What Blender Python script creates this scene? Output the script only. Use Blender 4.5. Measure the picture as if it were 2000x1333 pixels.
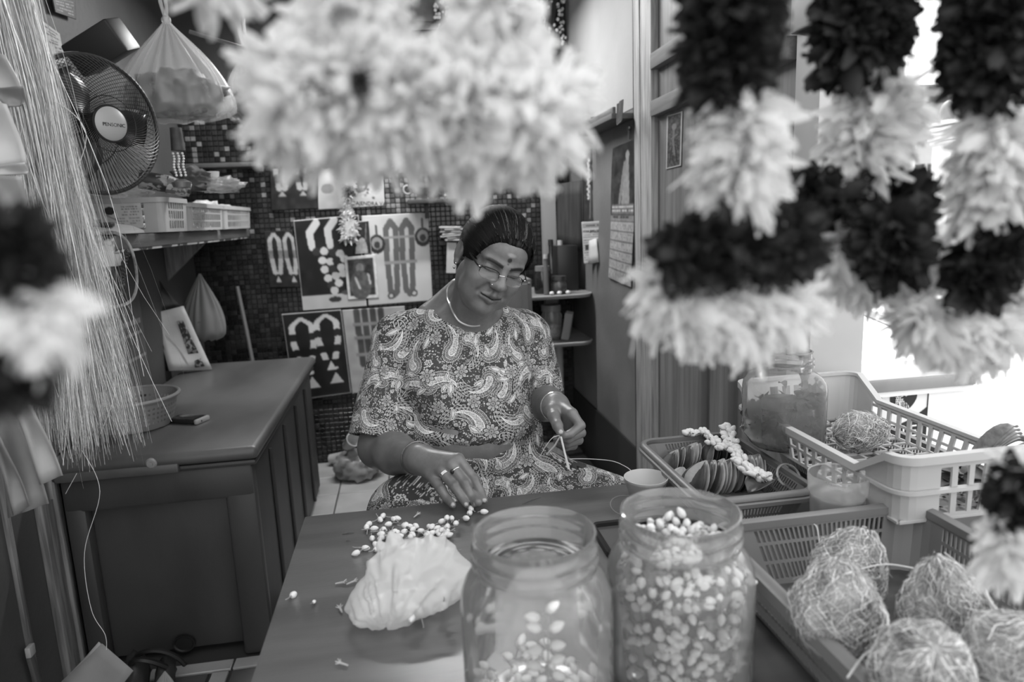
import bpy, bmesh, math, random
import numpy as np
from mathutils import Vector, Matrix, Euler

for _o in list(bpy.data.objects): bpy.data.objects.remove(_o)
S = bpy.context.scene
COL = S.collection
PI = math.pi

# ------------------------------------------------------------------ camera
FPX, CX, CY, CAMH = 1333.0, 1000.0, 666.5, 1.35
def nrm(v):
    v = np.array(v, float); return v/np.linalg.norm(v)
Yc = nrm([785-CX, 432-CY, FPX])
_vx = 300.0; _vy = -(_vx*(785-CX)+FPX*FPX)/(432-CY)
Zc = -nrm([_vx, _vy, FPX]); Xc = np.cross(Yc, Zc)
RM = np.array([Xc, Yc, Zc])                      # world <- camera (x right, y down, z forward)
CO = np.array([0, 0, CAMH])
def ray(px, py): return RM @ np.array([px-CX, py-CY, FPX])
def atz(px, py, z): d = ray(px, py); return CO + d*(z-CAMH)/d[2]
def aty(px, py, y): d = ray(px, py); return CO + d*y/d[1]
def atx(px, py, x): d = ray(px, py); return CO + d*x/d[0]
cam_d = bpy.data.cameras.new('camera'); cam = bpy.data.objects.new('camera', cam_d); COL.objects.link(cam)
cam_d.sensor_width = 36; cam_d.lens = 36*FPX/2000; cam_d.clip_start = .02; cam_d.clip_end = 200
r, d_, f_ = RM @ np.array([1, 0, 0]), RM @ np.array([0, 1, 0]), RM @ np.array([0, 0, 1])
cam.matrix_world = Matrix(((r[0], -d_[0], -f_[0], 0), (r[1], -d_[1], -f_[1], 0), (r[2], -d_[2], -f_[2], CAMH), (0, 0, 0, 1)))
cam_d.dof.use_dof = True; cam_d.dof.focus_distance = 1.52; cam_d.dof.aperture_fstop = 3.4
S.camera = cam

# ------------------------------------------------------------------ light
w = bpy.data.worlds.new('world'); S.world = w; w.use_nodes = True
w.node_tree.nodes['Background'].inputs[0].default_value = (1, 1, 1, 1)
w.node_tree.nodes['Background'].inputs[1].default_value = 0.8
def lamp(name, typ, energy, loc, target, size=None, size_y=None, angle=None):
    l = bpy.data.lights.new(name, typ); l.energy = energy
    if size: 
        l.shape = 'RECTANGLE'; l.size = size; l.size_y = size_y or size
    if angle is not None: l.angle = angle
    o = bpy.data.objects.new(name, l); COL.objects.link(o); o.location = loc
    o.rotation_euler = (Vector(target)-Vector(loc)).to_track_quat('-Z', 'Y').to_euler()
    return o
lamp('sun', 'SUN', 4.0, (.6, 5, 7), (.4, .0, .0), angle=.09)

vs = S.view_settings
vs.view_transform = 'Standard'; vs.look = 'None'; vs.gamma = 1; vs.use_curve_mapping = False
vs.exposure = 1.45

# ------------------------------------------------------------------ materials
def lin(v):
    v = max(0, v)
    return v/12.92 if v <= .04045 else ((v+.055)/1.055)**2.4
MATS = {}
def mat(name, v, rough=.6, v2=None, scale=8, detail=4, bump=0, bscale=None, metal=0, spec=.5, stretch=None, lo=.35, hi=.65,
        alpha=None, attr=None, transl=0, coat=0, kind='noise'):
    """grey procedural material: v and v2 are sRGB greys mixed by a noise (or wave) texture in object space"""
    if name in MATS: return MATS[name]
    m = bpy.data.materials.new(name); MATS[name] = m; m.use_nodes = True
    nt = m.node_tree; N = nt.nodes; L = nt.links; b = N['Principled BSDF']; out = N['Material Output']
    b.inputs['Roughness'].default_value = rough; b.inputs['Metallic'].default_value = metal
    b.inputs['Specular IOR Level'].default_value = spec
    if coat: b.inputs['Coat Weight'].default_value = coat
    g = lin(v); b.inputs['Base Color'].default_value = (g, g, g, 1)
    tc = N.new('ShaderNodeTexCoord'); mp = N.new('ShaderNodeMapping'); L.new(tc.outputs['Object'], mp.inputs[0])
    if stretch: mp.inputs['Scale'].default_value = stretch
    if v2 is not None or attr:
        nz = N.new('ShaderNodeTexNoise'); nz.inputs['Scale'].default_value = scale; nz.inputs['Detail'].default_value = detail
        L.new(mp.outputs[0], nz.inputs['Vector'])
        rp = N.new('ShaderNodeValToRGB'); rp.color_ramp.elements[0].position = lo; rp.color_ramp.elements[1].position = hi
        g2 = lin(v2 if v2 is not None else v)
        rp.color_ramp.elements[0].color = (g, g, g, 1); rp.color_ramp.elements[1].color = (g2, g2, g2, 1)
        L.new(nz.outputs[0], rp.inputs[0])
        if attr:
            at = N.new('ShaderNodeAttribute'); at.attribute_name = attr
            if v2 is None: L.new(at.outputs['Color'], b.inputs['Base Color'])
            else:
                mx = N.new('ShaderNodeMix'); mx.data_type = 'RGBA'; mx.blend_type = 'MULTIPLY'; mx.inputs[0].default_value = 1
                L.new(at.outputs['Color'], mx.inputs[6]); L.new(rp.outputs[0], mx.inputs[7]); L.new(mx.outputs[2], b.inputs['Base Color'])
        else: L.new(rp.outputs[0], b.inputs['Base Color'])
    if bump:
        n2 = N.new('ShaderNodeTexNoise'); n2.inputs['Scale'].default_value = bscale or scale*4; n2.inputs['Detail'].default_value = 3
        L.new(mp.outputs[0], n2.inputs['Vector'])
        bp = N.new('ShaderNodeBump'); bp.inputs['Strength'].default_value = bump; bp.inputs['Distance'].default_value = .004
        L.new(n2.outputs[0], bp.inputs['Height']); L.new(bp.outputs[0], b.inputs['Normal'])
    sh = b.outputs[0]
    if transl:
        t = N.new('ShaderNodeBsdfTranslucent'); t.inputs[0].default_value = (g, g, g, 1)
        mx = N.new('ShaderNodeMixShader'); mx.inputs[0].default_value = transl; L.new(sh, mx.inputs[1]); L.new(t.outputs[0], mx.inputs[2]); sh = mx.outputs[0]
    if alpha is not None:
        t = N.new('ShaderNodeBsdfTransparent')
        mx = N.new('ShaderNodeMixShader'); mx.inputs[0].default_value = alpha; L.new(t.outputs[0], mx.inputs[1]); L.new(sh, mx.inputs[2]); sh = mx.outputs[0]
    L.new(sh, out.inputs[0])
    return m
def clear_mat(name, haze, v=.9, rough=.12, rim=.5, bump=0, bscale=20):
    """clear plastic: mostly see-through, hazier and glossier where seen edge-on"""
    if name in MATS: return MATS[name]
    m = bpy.data.materials.new(name); MATS[name] = m; m.use_nodes = True
    nt = m.node_tree; N = nt.nodes; L = nt.links; N.remove(N['Principled BSDF']); out = N['Material Output']
    t = N.new('ShaderNodeBsdfTransparent'); t.inputs[0].default_value = (.97, .97, .97, 1)
    p = N.new('ShaderNodeBsdfPrincipled'); g = lin(v); p.inputs['Base Color'].default_value = (g, g, g, 1); p.inputs['Roughness'].default_value = rough
    tr = N.new('ShaderNodeBsdfTranslucent'); tr.inputs[0].default_value = (g, g, g, 1)
    m1 = N.new('ShaderNodeMixShader'); m1.inputs[0].default_value = .45; L.new(p.outputs[0], m1.inputs[1]); L.new(tr.outputs[0], m1.inputs[2])
    lw = N.new('ShaderNodeLayerWeight'); lw.inputs[0].default_value = .35
    mr = N.new('ShaderNodeMapRange'); mr.inputs[3].default_value = haze; mr.inputs[4].default_value = min(1, haze+rim)
    L.new(lw.outputs['Facing'], mr.inputs[0])
    gl = N.new('ShaderNodeBsdfGlossy'); gl.inputs['Roughness'].default_value = rough
    fr = N.new('ShaderNodeFresnel'); fr.inputs[0].default_value = 1.45
    m2 = N.new('ShaderNodeMixShader'); L.new(mr.outputs[0], m2.inputs[0]); L.new(t.outputs[0], m2.inputs[1]); L.new(m1.outputs[0], m2.inputs[2])
    m3 = N.new('ShaderNodeMixShader'); L.new(fr.outputs[0], m3.inputs[0]); L.new(m2.outputs[0], m3.inputs[1]); L.new(gl.outputs[0], m3.inputs[2])
    if bump:
        tc = N.new('ShaderNodeTexCoord'); nz = N.new('ShaderNodeTexNoise'); nz.inputs['Scale'].default_value = bscale; L.new(tc.outputs['Object'], nz.inputs['Vector'])
        bp = N.new('ShaderNodeBump'); bp.inputs['Strength'].default_value = bump; bp.inputs['Distance'].default_value = .01
        L.new(nz.outputs[0], bp.inputs['Height'])
        for s in (p, gl, fr): L.new(bp.outputs[0], s.inputs['Normal'])
    L.new(m3.outputs[0], out.inputs[0])
    return m

# ------------------------------------------------------------------ objects
def link(name, me, m=None, parent=None, world=False):
    o = bpy.data.objects.new(name, me); COL.objects.link(o)
    if m is not None and me is not None and not me.materials: me.materials.append(m)
    if parent is not None:
        o.parent = parent
        if world: o.matrix_parent_inverse = Matrix.LocRotScale(wloc(parent), wrot(parent), None).inverted()
    return o
def wmat(o):
    m = Matrix.LocRotScale(o.location, o.rotation_euler, o.scale)
    if o.parent is not None: m = wmat(o.parent) @ o.matrix_parent_inverse @ m
    return m
def wloc(o): return wmat(o).to_translation()
def wrot(o): return wmat(o).to_quaternion()
def tag(o, label=None, cat=None, group=None, kind=None):
    if label: o['label'] = label
    if cat: o['category'] = cat
    if group: o['group'] = group
    if kind: o['kind'] = kind
    return o
def thing(name, label, cat, loc=(0, 0, 0), rot=(0, 0, 0), group=None):
    o = bpy.data.objects.new(name, None); COL.objects.link(o); o.empty_display_size = .05
    o.location = loc; o.rotation_euler = rot
    return tag(o, label, cat, group)
def copy_tree(o, parent=None):
    c = o.copy(); COL.objects.link(c); c.parent = parent
    if parent is not None: c.matrix_parent_inverse = o.matrix_parent_inverse.copy()
    for ch in list(o.children): copy_tree(ch, c)
    return c
def from_arrays(verts, faces, smooth=True, sharp=None, col=None, colname='Col'):
    me = bpy.data.meshes.new('mesh')
    verts = np.asarray(verts, np.float32); n = len(verts)
    if isinstance(faces, np.ndarray):
        k = faces.shape[1]; nf = len(faces)
        me.vertices.add(n); me.vertices.foreach_set('co', verts.ravel())
        me.loops.add(nf*k); me.loops.foreach_set('vertex_index', faces.astype(np.int32).ravel())
        me.polygons.add(nf); me.polygons.foreach_set('loop_start', np.arange(0, nf*k, k, dtype=np.int32))
        me.update(calc_edges=True); me.validate()
    else:
        me.from_pydata(verts.tolist(), [], faces); me.update()
    if smooth: me.shade_smooth()
    if sharp: me.set_sharp_from_angle(angle=math.radians(sharp))
    if col is not None:
        a = me.color_attributes.new(colname, 'FLOAT_COLOR', 'POINT')
        c = np.ones((n, 4), np.float32); cc = np.asarray(col, np.float32)
        c[:, :3] = cc[:, None] if cc.ndim == 1 else cc
        a.data.foreach_set('color', c.ravel())
    return me
class MB:
    """collects shapes for ONE mesh object"""
    def __init__(s): s.v = []; s.f = []; s.n = 0
    def add(s, v, f):
        s.v.append(np.asarray(v, float).reshape(-1, 3)); s.f += [[i+s.n for i in q] for q in f]; s.n += len(s.v[-1]); return s
    def box(s, c, size, rot=None, bev=0, seg=2):
        bm = bmesh.new(); bmesh.ops.create_cube(bm, size=1); bmesh.ops.scale(bm, vec=size, verts=bm.verts)
        if bev: bmesh.ops.bevel(bm, geom=bm.edges[:], offset=min(bev, min(size)*.49), segments=seg, profile=.5, affect='EDGES')
        return s._bm(bm, c, rot)
    def _bm(s, bm, c, rot):
        M = Matrix.Translation(Vector(c))
        if rot is not None: M = M @ (rot.to_4x4() if isinstance(rot, Matrix) else Euler(rot).to_matrix().to_4x4())
        bm.transform(M); bm.verts.index_update()
        s.add([v.co[:] for v in bm.verts], [[v.index for v in f.verts] for f in bm.faces]); bm.free(); return s
    def ball(s, c, r, seg=12, rings=8, rot=None):
        bm = bmesh.new(); bmesh.ops.create_uvsphere(bm, u_segments=seg, v_segments=rings, radius=1)
        r = (r, r, r) if np.isscalar(r) else r
        bmesh.ops.scale(bm, vec=r, verts=bm.verts); return s._bm(bm, c, rot)
    def tube(s, pts, r, seg=8, cap=True, flat=None):
        P = [Vector(p) for p in pts]; n = len(P)
        R = [r]*n if np.isscalar(r) else list(r)
        T = [(P[min(i+1, n-1)]-P[max(i-1, 0)]).normalized() for i in range(n)]
        up = Vector((0, 0, 1)) if abs(T[0].z) < .9 else Vector((1, 0, 0))
        V = []; nx = (up - T[0]*up.dot(T[0])).normalized()
        for i in range(n):
            nx = (nx - T[i]*nx.dot(T[i]))
            nx = nx.normalized() if nx.length > 1e-6 else T[i].orthogonal().normalized()
            ny = T[i].cross(nx)
            fl = flat if flat else 1
            for k in range(seg):
                a = 2*PI*k/seg; V.append(P[i]+nx*(R[i]*math.cos(a))+ny*(R[i]*fl*math.sin(a)))
        Fc = [[i*seg+k, i*seg+(k+1) % seg, (i+1)*seg+(k+1) % seg, (i+1)*seg+k] for i in range(n-1) for k in range(seg)]
        if cap: Fc += [list(range(seg))[::-1], [(n-1)*seg+k for k in range(seg)]]
        return s.add([v[:] for v in V], Fc)
    def ring(s, c, R, r, axis=(0, 0, 1), seg=32, ms=8, ry=None):
        q = Vector((0, 0, 1)).rotation_difference(Vector(axis).normalized()); V = []; Fc = []
        for i in range(seg):
            a = 2*PI*i/seg
            for k in range(ms):
                b = 2*PI*k/ms; p = Vector(((R+r*math.cos(b))*math.cos(a), ((ry or R)+r*math.cos(b))*math.sin(a), r*math.sin(b)))
                V.append((q @ p + Vector(c))[:])
                Fc.append([i*ms+k, ((i+1) % seg)*ms+k, ((i+1) % seg)*ms+(k+1) % ms, i*ms+(k+1) % ms])
        return s.add(V, Fc)
    def lathe(s, prof, c=(0, 0, 0), seg=32, rot=None, close=False, sx=1, sy=1):
        V = []; Fc = []; n = len(prof)
        for i in range(seg):
            a = 2*PI*i/seg
            for (rr, z) in prof: V.append((rr*math.cos(a)*sx, rr*math.sin(a)*sy, z))
        for i in range(seg):
            j = (i+1) % seg
            for k in range(n if close else n-1): Fc.append([i*n+k, j*n+k, j*n+(k+1) % n, i*n+(k+1) % n])
        M = Matrix.Translation(Vector(c))
        if rot is not None: M = M @ (rot.to_4x4() if isinstance(rot, Matrix) else Euler(rot).to_matrix().to_4x4())
        return s.add([(M @ Vector(v))[:] for v in V], Fc)
    def prism(s, poly, vec):
        """polygon (3-D points) extruded by vec"""
        n = len(poly); A = [Vector(p) for p in poly]; B = [p+Vector(vec) for p in A]
        return s.add([p[:] for p in A+B], [list(range(n))[::-1], [n+i for i in range(n)]]+[[i, (i+1) % n, n+(i+1) % n, n+i] for i in range(n)])
    def build(s, name, m, parent=None, smooth=True, sharp=38, world=False, kind=None):
        me = bpy.data.meshes.new(name); me.from_pydata(np.concatenate(s.v).tolist(), [], s.f); me.update()
        bm = bmesh.new(); bm.from_mesh(me); bmesh.ops.recalc_face_normals(bm, faces=bm.faces[:]); bm.to_mesh(me); bm.free()
        if smooth:
            me.shade_smooth()
            if sharp: me.set_sharp_from_angle(angle=math.radians(sharp))
        o = link(name, me, m, parent, world)
        if kind: o['kind'] = kind
        return o
def struct(o): o['kind'] = 'structure'; return o
def bez(p0, p1, p2, p3, n=16):
    t = np.linspace(0, 1, n)[:, None]; p0, p1, p2, p3 = [np.array(p, float) for p in (p0, p1, p2, p3)]
    return (1-t)**3*p0+3*(1-t)**2*t*p1+3*(1-t)*t*t*p2+t**3*p3
def spline(pts, n=8):
    """Catmull-Rom through the points"""
    P = np.array([pts[0]]+list(pts)+[pts[-1]], float); out = []
    for i in range(1, len(P)-2):
        for t in np.linspace(0, 1, n, endpoint=False):
            a, b, c, d = P[i-1], P[i], P[i+1], P[i+2]
            out.append(.5*((2*b)+(c-a)*t+(2*a-5*b+4*c-d)*t*t+(3*b-a-3*c+d)*t**3))
    out.append(P[-2]); return np.array(out)
def text_mesh(txt, size, depth=.0004):
    cu = bpy.data.curves.new('text', 'FONT'); cu.body = txt; cu.size = size; cu.extrude = depth; cu.align_x = 'CENTER'; cu.align_y = 'CENTER'
    o = bpy.data.objects.new('text', cu); COL.objects.link(o)
    dg = bpy.context.evaluated_depsgraph_get(); me = bpy.data.meshes.new_from_object(o.evaluated_get(dg))
    bpy.data.objects.remove(o); me.materials.clear(); return me

# ------------------------------------------------------------------ implicit surfaces -> one continuous mesh
class Field:
    def __init__(s, lo, hi, h):
        s.lo = np.array(lo, float); s.h = h; s.n = np.ceil((np.array(hi)-s.lo)/h).astype(int)+1
        s.f = np.full(s.n, .08, np.float32); s.tagf = None
    def block(s, lo, hi):
        a = np.clip(np.floor((np.array(lo)-s.lo)/s.h).astype(int), 0, s.n); b = np.clip(np.ceil((np.array(hi)-s.lo)/s.h).astype(int)+1, 0, s.n)
        if np.any(b <= a): return None
        sl = tuple(slice(a[i], b[i]) for i in range(3))
        ax = [(s.lo[i]+s.h*np.arange(a[i], b[i])).astype(np.float32) for i in range(3)]
        X, Y, Z = np.meshgrid(*ax, indexing='ij', copy=False); return sl, np.stack([X, Y, Z], -1)
    def op(s, fn, lo, hi, k=.01, mode='u', pad=None):
        pad = (k+3*s.h) if pad is None else pad
        bl = s.block(np.array(lo)-pad, np.array(hi)+pad)
        if bl is None: return
        sl, P = bl; d = fn(P).astype(np.float32); a = s.f[sl]
        if mode == 's': d = -d; hh = np.maximum(k-np.abs(a-d), 0)/k; s.f[sl] = np.maximum(a, d)+hh*hh*k*.25
        elif mode == 'i': hh = np.maximum(k-np.abs(a-d), 0)/k; s.f[sl] = np.maximum(a, d)+hh*hh*k*.25
        else: hh = np.maximum(k-np.abs(a-d), 0)/k; s.f[sl] = np.minimum(a, d)-hh*hh*k*.25
    def cone(s, a, b, r1, r2, k=.01, mode='u'):
        a = np.array(a, np.float32); b = np.array(b, np.float32); ab = b-a; L2 = float(ab@ab)+1e-12
        def fn(P):
            t = np.clip(((P-a)@ab)/L2, 0, 1); q = P-a-t[..., None]*ab
            return np.sqrt((q*q).sum(-1))-(r1+(r2-r1)*t)
        r = max(r1, r2); s.op(fn, np.minimum(a, b)-r, np.maximum(a, b)+r, k, mode)
    def ell(s, c, r, R=None, k=.01, mode='u'):
        c = np.array(c, np.float32); r = np.array(r, np.float32); R = np.eye(3) if R is None else np.array(R)   # rows = axes
        def fn(P):
            q = (P-c)@R.T.astype(np.float32); k0 = np.sqrt(((q/r)**2).sum(-1)); k1 = np.sqrt(((q/(r*r))**2).sum(-1))+1e-9
            return k0*(k0-1)/k1
        e = np.sqrt(((R*r[:, None])**2).sum(0)); s.op(fn, c-e, c+e, k, mode)
    def chain(s, pts, rad, k=.01):
        for i in range(len(pts)-1): s.cone(pts[i], pts[i+1], rad[i], rad[i+1], k)
    def mesh(s):
        f = s.f; h = s.h; ins = f < 0
        c = np.zeros(np.array(f.shape)-1, np.uint8)
        for dx in (0, 1):
            for dy in (0, 1):
                for dz in (0, 1): c += ins[dx:dx+c.shape[0], dy:dy+c.shape[1], dz:dz+c.shape[2]]
        act = np.argwhere((c > 0) & (c < 8)); idx = np.full(c.shape, -1, np.int32); idx[tuple(act.T)] = np.arange(len(act))
        acc = np.zeros((len(act), 3)); cnt = np.zeros(len(act))
        cor = [(0, 0, 0), (1, 0, 0), (0, 1, 0), (1, 1, 0), (0, 0, 1), (1, 0, 1), (0, 1, 1), (1, 1, 1)]
        val = [f[act[:, 0]+o[0], act[:, 1]+o[1], act[:, 2]+o[2]] for o in cor]
        for i in range(8):
            for j in range(i+1, 8):
                if sum(abs(cor[i][q]-cor[j][q]) for q in range(3)) != 1: continue
                m = (val[i] < 0) != (val[j] < 0); t = val[i][m]/(val[i][m]-val[j][m])
                acc[m] += np.array(cor[i])+t[:, None]*(np.array(cor[j])-np.array(cor[i])); cnt[m] += 1
        V = s.lo+h*(act+acc/cnt[:, None]); Q = []
        for ax in range(3):
            u, v = (ax+1) % 3, (ax+2) % 3
            A = [slice(None)]*3; B = [slice(None)]*3; A[ax] = slice(0, -1); B[ax] = slice(1, None)
            e = np.argwhere(ins[tuple(A)] != ins[tuple(B)])
            e = e[(e[:, u] > 0) & (e[:, v] > 0) & (e[:, u] < f.shape[u]-1) & (e[:, v] < f.shape[v]-1)]
            sgn = ins[tuple(e.T)]; q = []
            for (du, dv) in ((1, 1), (0, 1), (0, 0), (1, 0)):
                p = e.copy(); p[:, u] -= du; p[:, v] -= dv; q.append(idx[tuple(p.T)])
            q = np.stack(q, 1); q[~sgn] = q[~sgn][:, ::-1]; Q.append(q)
        return V, np.concatenate(Q)
def smooth_mesh(V, Q, it=2, lam=.5):
    E = np.concatenate([Q[:, [0, 1]], Q[:, [1, 2]], Q[:, [2, 3]], Q[:, [3, 0]]]); E = np.concatenate([E, E[:, ::-1]])
    n = len(V); cnt = np.bincount(E[:, 0], minlength=n)[:, None]
    for _ in range(it):
        A = np.stack([np.bincount(E[:, 0], weights=V[E[:, 1], i], minlength=n) for i in range(3)], 1)/np.maximum(cnt, 1)
        V = V+lam*(A-V)
    return V
def vnoise(P, scale, seed=0):
    """smooth value noise in numpy, -1..1"""
    P = np.asarray(P, float)*scale+seed*17.3; i = np.floor(P).astype(np.int64); f = P-i; f = f*f*(3-2*f); out = 0
    for dx in (0, 1):
        for dy in (0, 1):
            for dz in (0, 1):
                hsh = ((i[..., 0]+dx)*374761393+(i[..., 1]+dy)*668265263+(i[..., 2]+dz)*2147483647+seed*9176) & 0xffffffff
                hsh = ((hsh ^ (hsh >> 13))*1274126177) & 0xffffffff; hsh = (hsh ^ (hsh >> 16)) & 0xffff
                wt = (f[..., 0] if dx else 1-f[..., 0])*(f[..., 1] if dy else 1-f[..., 1])*(f[..., 2] if dz else 1-f[..., 2])
                out = out+wt*hsh
    return out/32767.5-1
# ================================================================== the setting
XL, XR, YB, ZC = -1.10, .95, 3.845, 2.75
M_wallR = mat('paint_wall', .47, .5, .41, scale=3, bump=.25, bscale=60)
M_wallL = mat('paint_wall_left', .29, .6, .24, scale=2.5, bump=.3, bscale=50)
M_cream = mat('pale_upper_wall', .66, .6, .60, scale=2, bump=.2, bscale=70)
M_wood_d = mat('weathered_wood', .48, .6, .32, scale=6, stretch=(12, 12, .8), bump=.5, bscale=14)
M_wood_l = mat('pale_worn_wood', .70, .55, .52, scale=9, stretch=(10, 10, .6), bump=.4, bscale=12)
M_dark = mat('near_black', .13, .6)
M_conc = mat('concrete', .42, .8, .3, scale=5, bump=.4)
# floor slab and its tiles
fl = struct(MB().box(((XL+XR)/2-.1, 2.2, -.05), (XR-XL+.6, 3.6, .096)).build('floor', mat('floor_grout', .22, .8)))
tile_m = mat('floor_tile_light', .66, .35, .60, scale=6); tile_d = mat('floor_tile_grey', .36, .4, .30, scale=8)
t0 = MB().box((0, 0, 0), (.244, .239, .01), bev=.002, seg=1).build('floor_tile', tile_m, fl)
t1 = MB().box((0, 0, 0), (.18, .239, .01), bev=.002, seg=1).build('floor_tile', tile_d, fl)
ts = MB().box((0, 0, 0), (.244, .05, .01), bev=.002, seg=1).build('border_tile', tile_m, fl)
tv = MB().box((0, 0, 0), (.05, .239, .01), bev=.002, seg=1).build('border_tile', tile_m, fl)
first = {}
def place(o, loc):
    if o.name not in first: first[o.name] = 1; o.location = loc; return o
    c = o.copy(); COL.objects.link(c); c.parent = o.parent; c.location = loc; return c
for i in range(8):
    for j in range(6):
        place(t0, (-.41-.5+.125+.25*i-.25, 3.845-.12-.2433*j, 0.003))
for i in range(4):
    place(ts, (-1.0+.25*i+.01, 2.045, 0.003))
    for j in range(2):
        place(t1, (-1.0+.25*i-.02, 2.015-.124-.245*j, 0.002)); place(tv, (-1.0+.25*i+.105, 2.015-.124-.245*j, .003))
# back wall with glass mosaic
struct(MB().box(((XL+XR)/2, YB+.06, ZC/2), (XR-XL+.3, .1, ZC)).build('wall_back', mat('mosaic_grout', .11, .7)))
wb = bpy.data.objects['wall_back']
random.seed(3)
mos = [mat('mosaic_glass_%s' % n, v, rgh, v*.75, scale=30, spec=.6) for n, v, rgh in (('black', .10, .25), ('dark', .15, .3), ('grey', .22, .25), ('slate', .18, .3), ('silver', .52, .22))]
PT = .0268
def tilemesh(m):
    me_o = MB().box((0, 0, 0), (PT*.86, .007, PT*.86), bev=.0015, seg=1)
    me = bpy.data.meshes.new('mosaic_tile'); me.from_pydata(np.concatenate(me_o.v).tolist(), [], me_o.f); me.update(); me.materials.append(m); return me
tms = [tilemesh(m) for m in mos]
cells = []
nz_ = int(1.95/PT)
for i in range(int((XR-XL)/PT)):
    for j in range(nz_):
        x = XL+(i+.5)*PT; z = (j+.5)*PT
        cells.append((x, z))
tmpl = MB().box((0, 0, 0), (PT*.86, .007, PT*.86), bev=.0015, seg=1); TV = np.concatenate(tmpl.v); TF = np.array([f for f in tmpl.f if len(f) == 4]); TF3 = np.array([f for f in tmpl.f if len(f) == 3])
def pick(x, z):
    bright = (-.10 < x < .18 and 1.28 < z < 1.72) or (z > 1.30 and random.random() < .25)
    r_ = random.random()
    if bright: return 4 if r_ < .55 else (2 if r_ < .8 else 1)
    return 0 if r_ < .4 else 1 if r_ < .7 else 3 if r_ < .88 else 2
near = sorted(cells, key=lambda c: min(math.hypot(c[0]+.02, (c[1]-1.45)), 1.6*math.hypot(c[0]+.67, c[1]-1.05), 1.6*math.hypot(c[0]+.42, c[1]-.42)))
singles = near[:296]; ss = set(singles); rest = {k: [] for k in range(5)}
for (x, z) in singles:
    o = bpy.data.objects.new('mosaic_tile', tms[pick(x, z)]); COL.objects.link(o); o.parent = wb; o.location = (x, YB+.0085, z)
for c in cells:
    if c not in ss: rest[pick(*c)].append(c)
V = []; Fq = []; mi = []; n0 = 0
for k, cl in rest.items():
    for (x, z) in cl:
        V.append(TV+np.array([x, YB+.0085, z])); Fq += [[a+n0 for a in f] for f in tmpl.f]; mi += [k]*len(tmpl.f); n0 += len(TV)
me = from_arrays(np.concatenate(V), Fq, smooth=False)
for m in mos: me.materials.append(m)
me.polygons.foreach_set('material_index', mi)
o = link('mosaic_field', me, None, wb); o['kind'] = 'stuff'
MB().box(((XL+XR)/2, YB+.004, 2.36), (XR-XL, .012, ZC-1.97), bev=0).build('upper_panel', mat('dark_upper_wall', .2, .6, .15, scale=3), wb)
# left wall; unseen front stretch added to block light from the left
struct(MB().box((XL-.05, 1.65, ZC/2), (.1, 4.5, ZC)).build('wall_left', M_wallL))
struct(MB().box((XL+.012, 2.075, .6), (.024, .075, 1.2), bev=.004).box((XL+.02, 2.115, .6), (.03, .03, 1.2), bev=.004).build('trim_1', M_wood_d))
struct(MB().box((XL+.006, 1.90, .7), (.012, .02, 1.4), bev=.002).build('trim_2', M_wood_d))
# right wall: painted back half, door-frame post, timber front half, pilaster
struct(MB().box((XR+.04, (2.72+YB+.1)/2, (.33+ZC)/2), (.08, YB+.1-2.72, ZC-.33)).build('wall_right', M_wallR))
struct(MB().box((XR+.03, 3.3, .165), (.08, 1.2, .33)).build('baseboard_right', M_dark))
MB().box((XR+.0381, (2.72+YB)/2, 2.25), (.0805, YB-2.72, .98)).build('upper_wall_panel', M_cream, bpy.data.objects['wall_right'])
struct(MB().box((XR+.012, 2.62, ZC/2), (.05, .19, ZC), bev=.004).box((XR-.008, 2.66, ZC/2), (.02, .05, ZC), bev=.004).box((XR-.004, 2.56, ZC/2), (.02, .03, ZC), bev=.004).build('trim_3', M_wood_l))
struct(MB().box((XR+.006, 2.725, ZC/2), (.03, .025, ZC), bev=.003).build('trim_4', M_dark))
panel_m = mat('timber_panel', .52, .5, .42, scale=5, stretch=(8, 8, .5), bump=.3, bscale=18)
fw = struct(MB().box((XR+.05, 2.03, ZC/2), (.07, 1.0, ZC)).build('wall_front_right', panel_m))
for (z0, nm) in ((1.885, 'a'), (1.72, 'b')):
    MB().box((XR+.0, 2.06, z0), (.035, .92, .055), bev=.003).build('batten', mat('batten_wood', .50, .6, .42, scale=8, stretch=(8, .6, 8)), fw)
for yy in (2.086, 1.893): MB().box((XR+.008, yy, ZC/2), (.024, .014, ZC), bev=.003).build('panel_strip', mat('chipped_strip', .42, .6, .75, scale=9, lo=.55, hi=.6), fw)
grey_m = mat('pale_grey_pillar', .74, .55, .68, scale=3)
struct(MB().box((XR+.06, 1.52, ZC/2), (.14, .10, ZC), bev=.003).box((XR+.06, 1.50, 1.80), (.18, .13, .12), bev=.003).build('trim_5', grey_m))
# ceiling / roof over the stall, unseen front edge set back to let skylight in
struct(MB().box((-.2, 2.60, ZC+.05), (2.9, 2.70, .1)).build('ceiling', mat('ceiling_board', .4, .7, .33, scale=3)))

# ------------------------------------------------------------------ outside
struct(MB().box((10, 12, -.06), (34, 40, .1)).build('ground', mat('paving_joint', .45, .8)))
gnd = bpy.data.objects['ground']
pav_m = [mat('paver_%d' % i, .78-.05*i, .8, .7-.05*i, scale=14) for i in range(2)]
pv = [MB().box((0, 0, 0), (.196, .096, .02), bev=.006, seg=1).build('paver', m, gnd) for m in pav_m]
cnt = 0
for i in range(18):
    for j in range(17):
        x = 3.0+.1*(i % 2)+.2*(i//2)*1.0; y = 2.75+.1*j*1.0+.0
        x = 2.95+.2*(i % 12)+(.1 if j % 2 else 0); y = 2.7+.1*j+(1.7 if i >= 12 else 0)
        if cnt < 288: place(pv[(i*7+j*3) % 2], (x, y, -.012)); cnt += 1
V = []; Fq = []; n0 = 0; bx_ = MB().box((0, 0, 0), (.196, .096, .02)); BV = np.concatenate(bx_.v)
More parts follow.
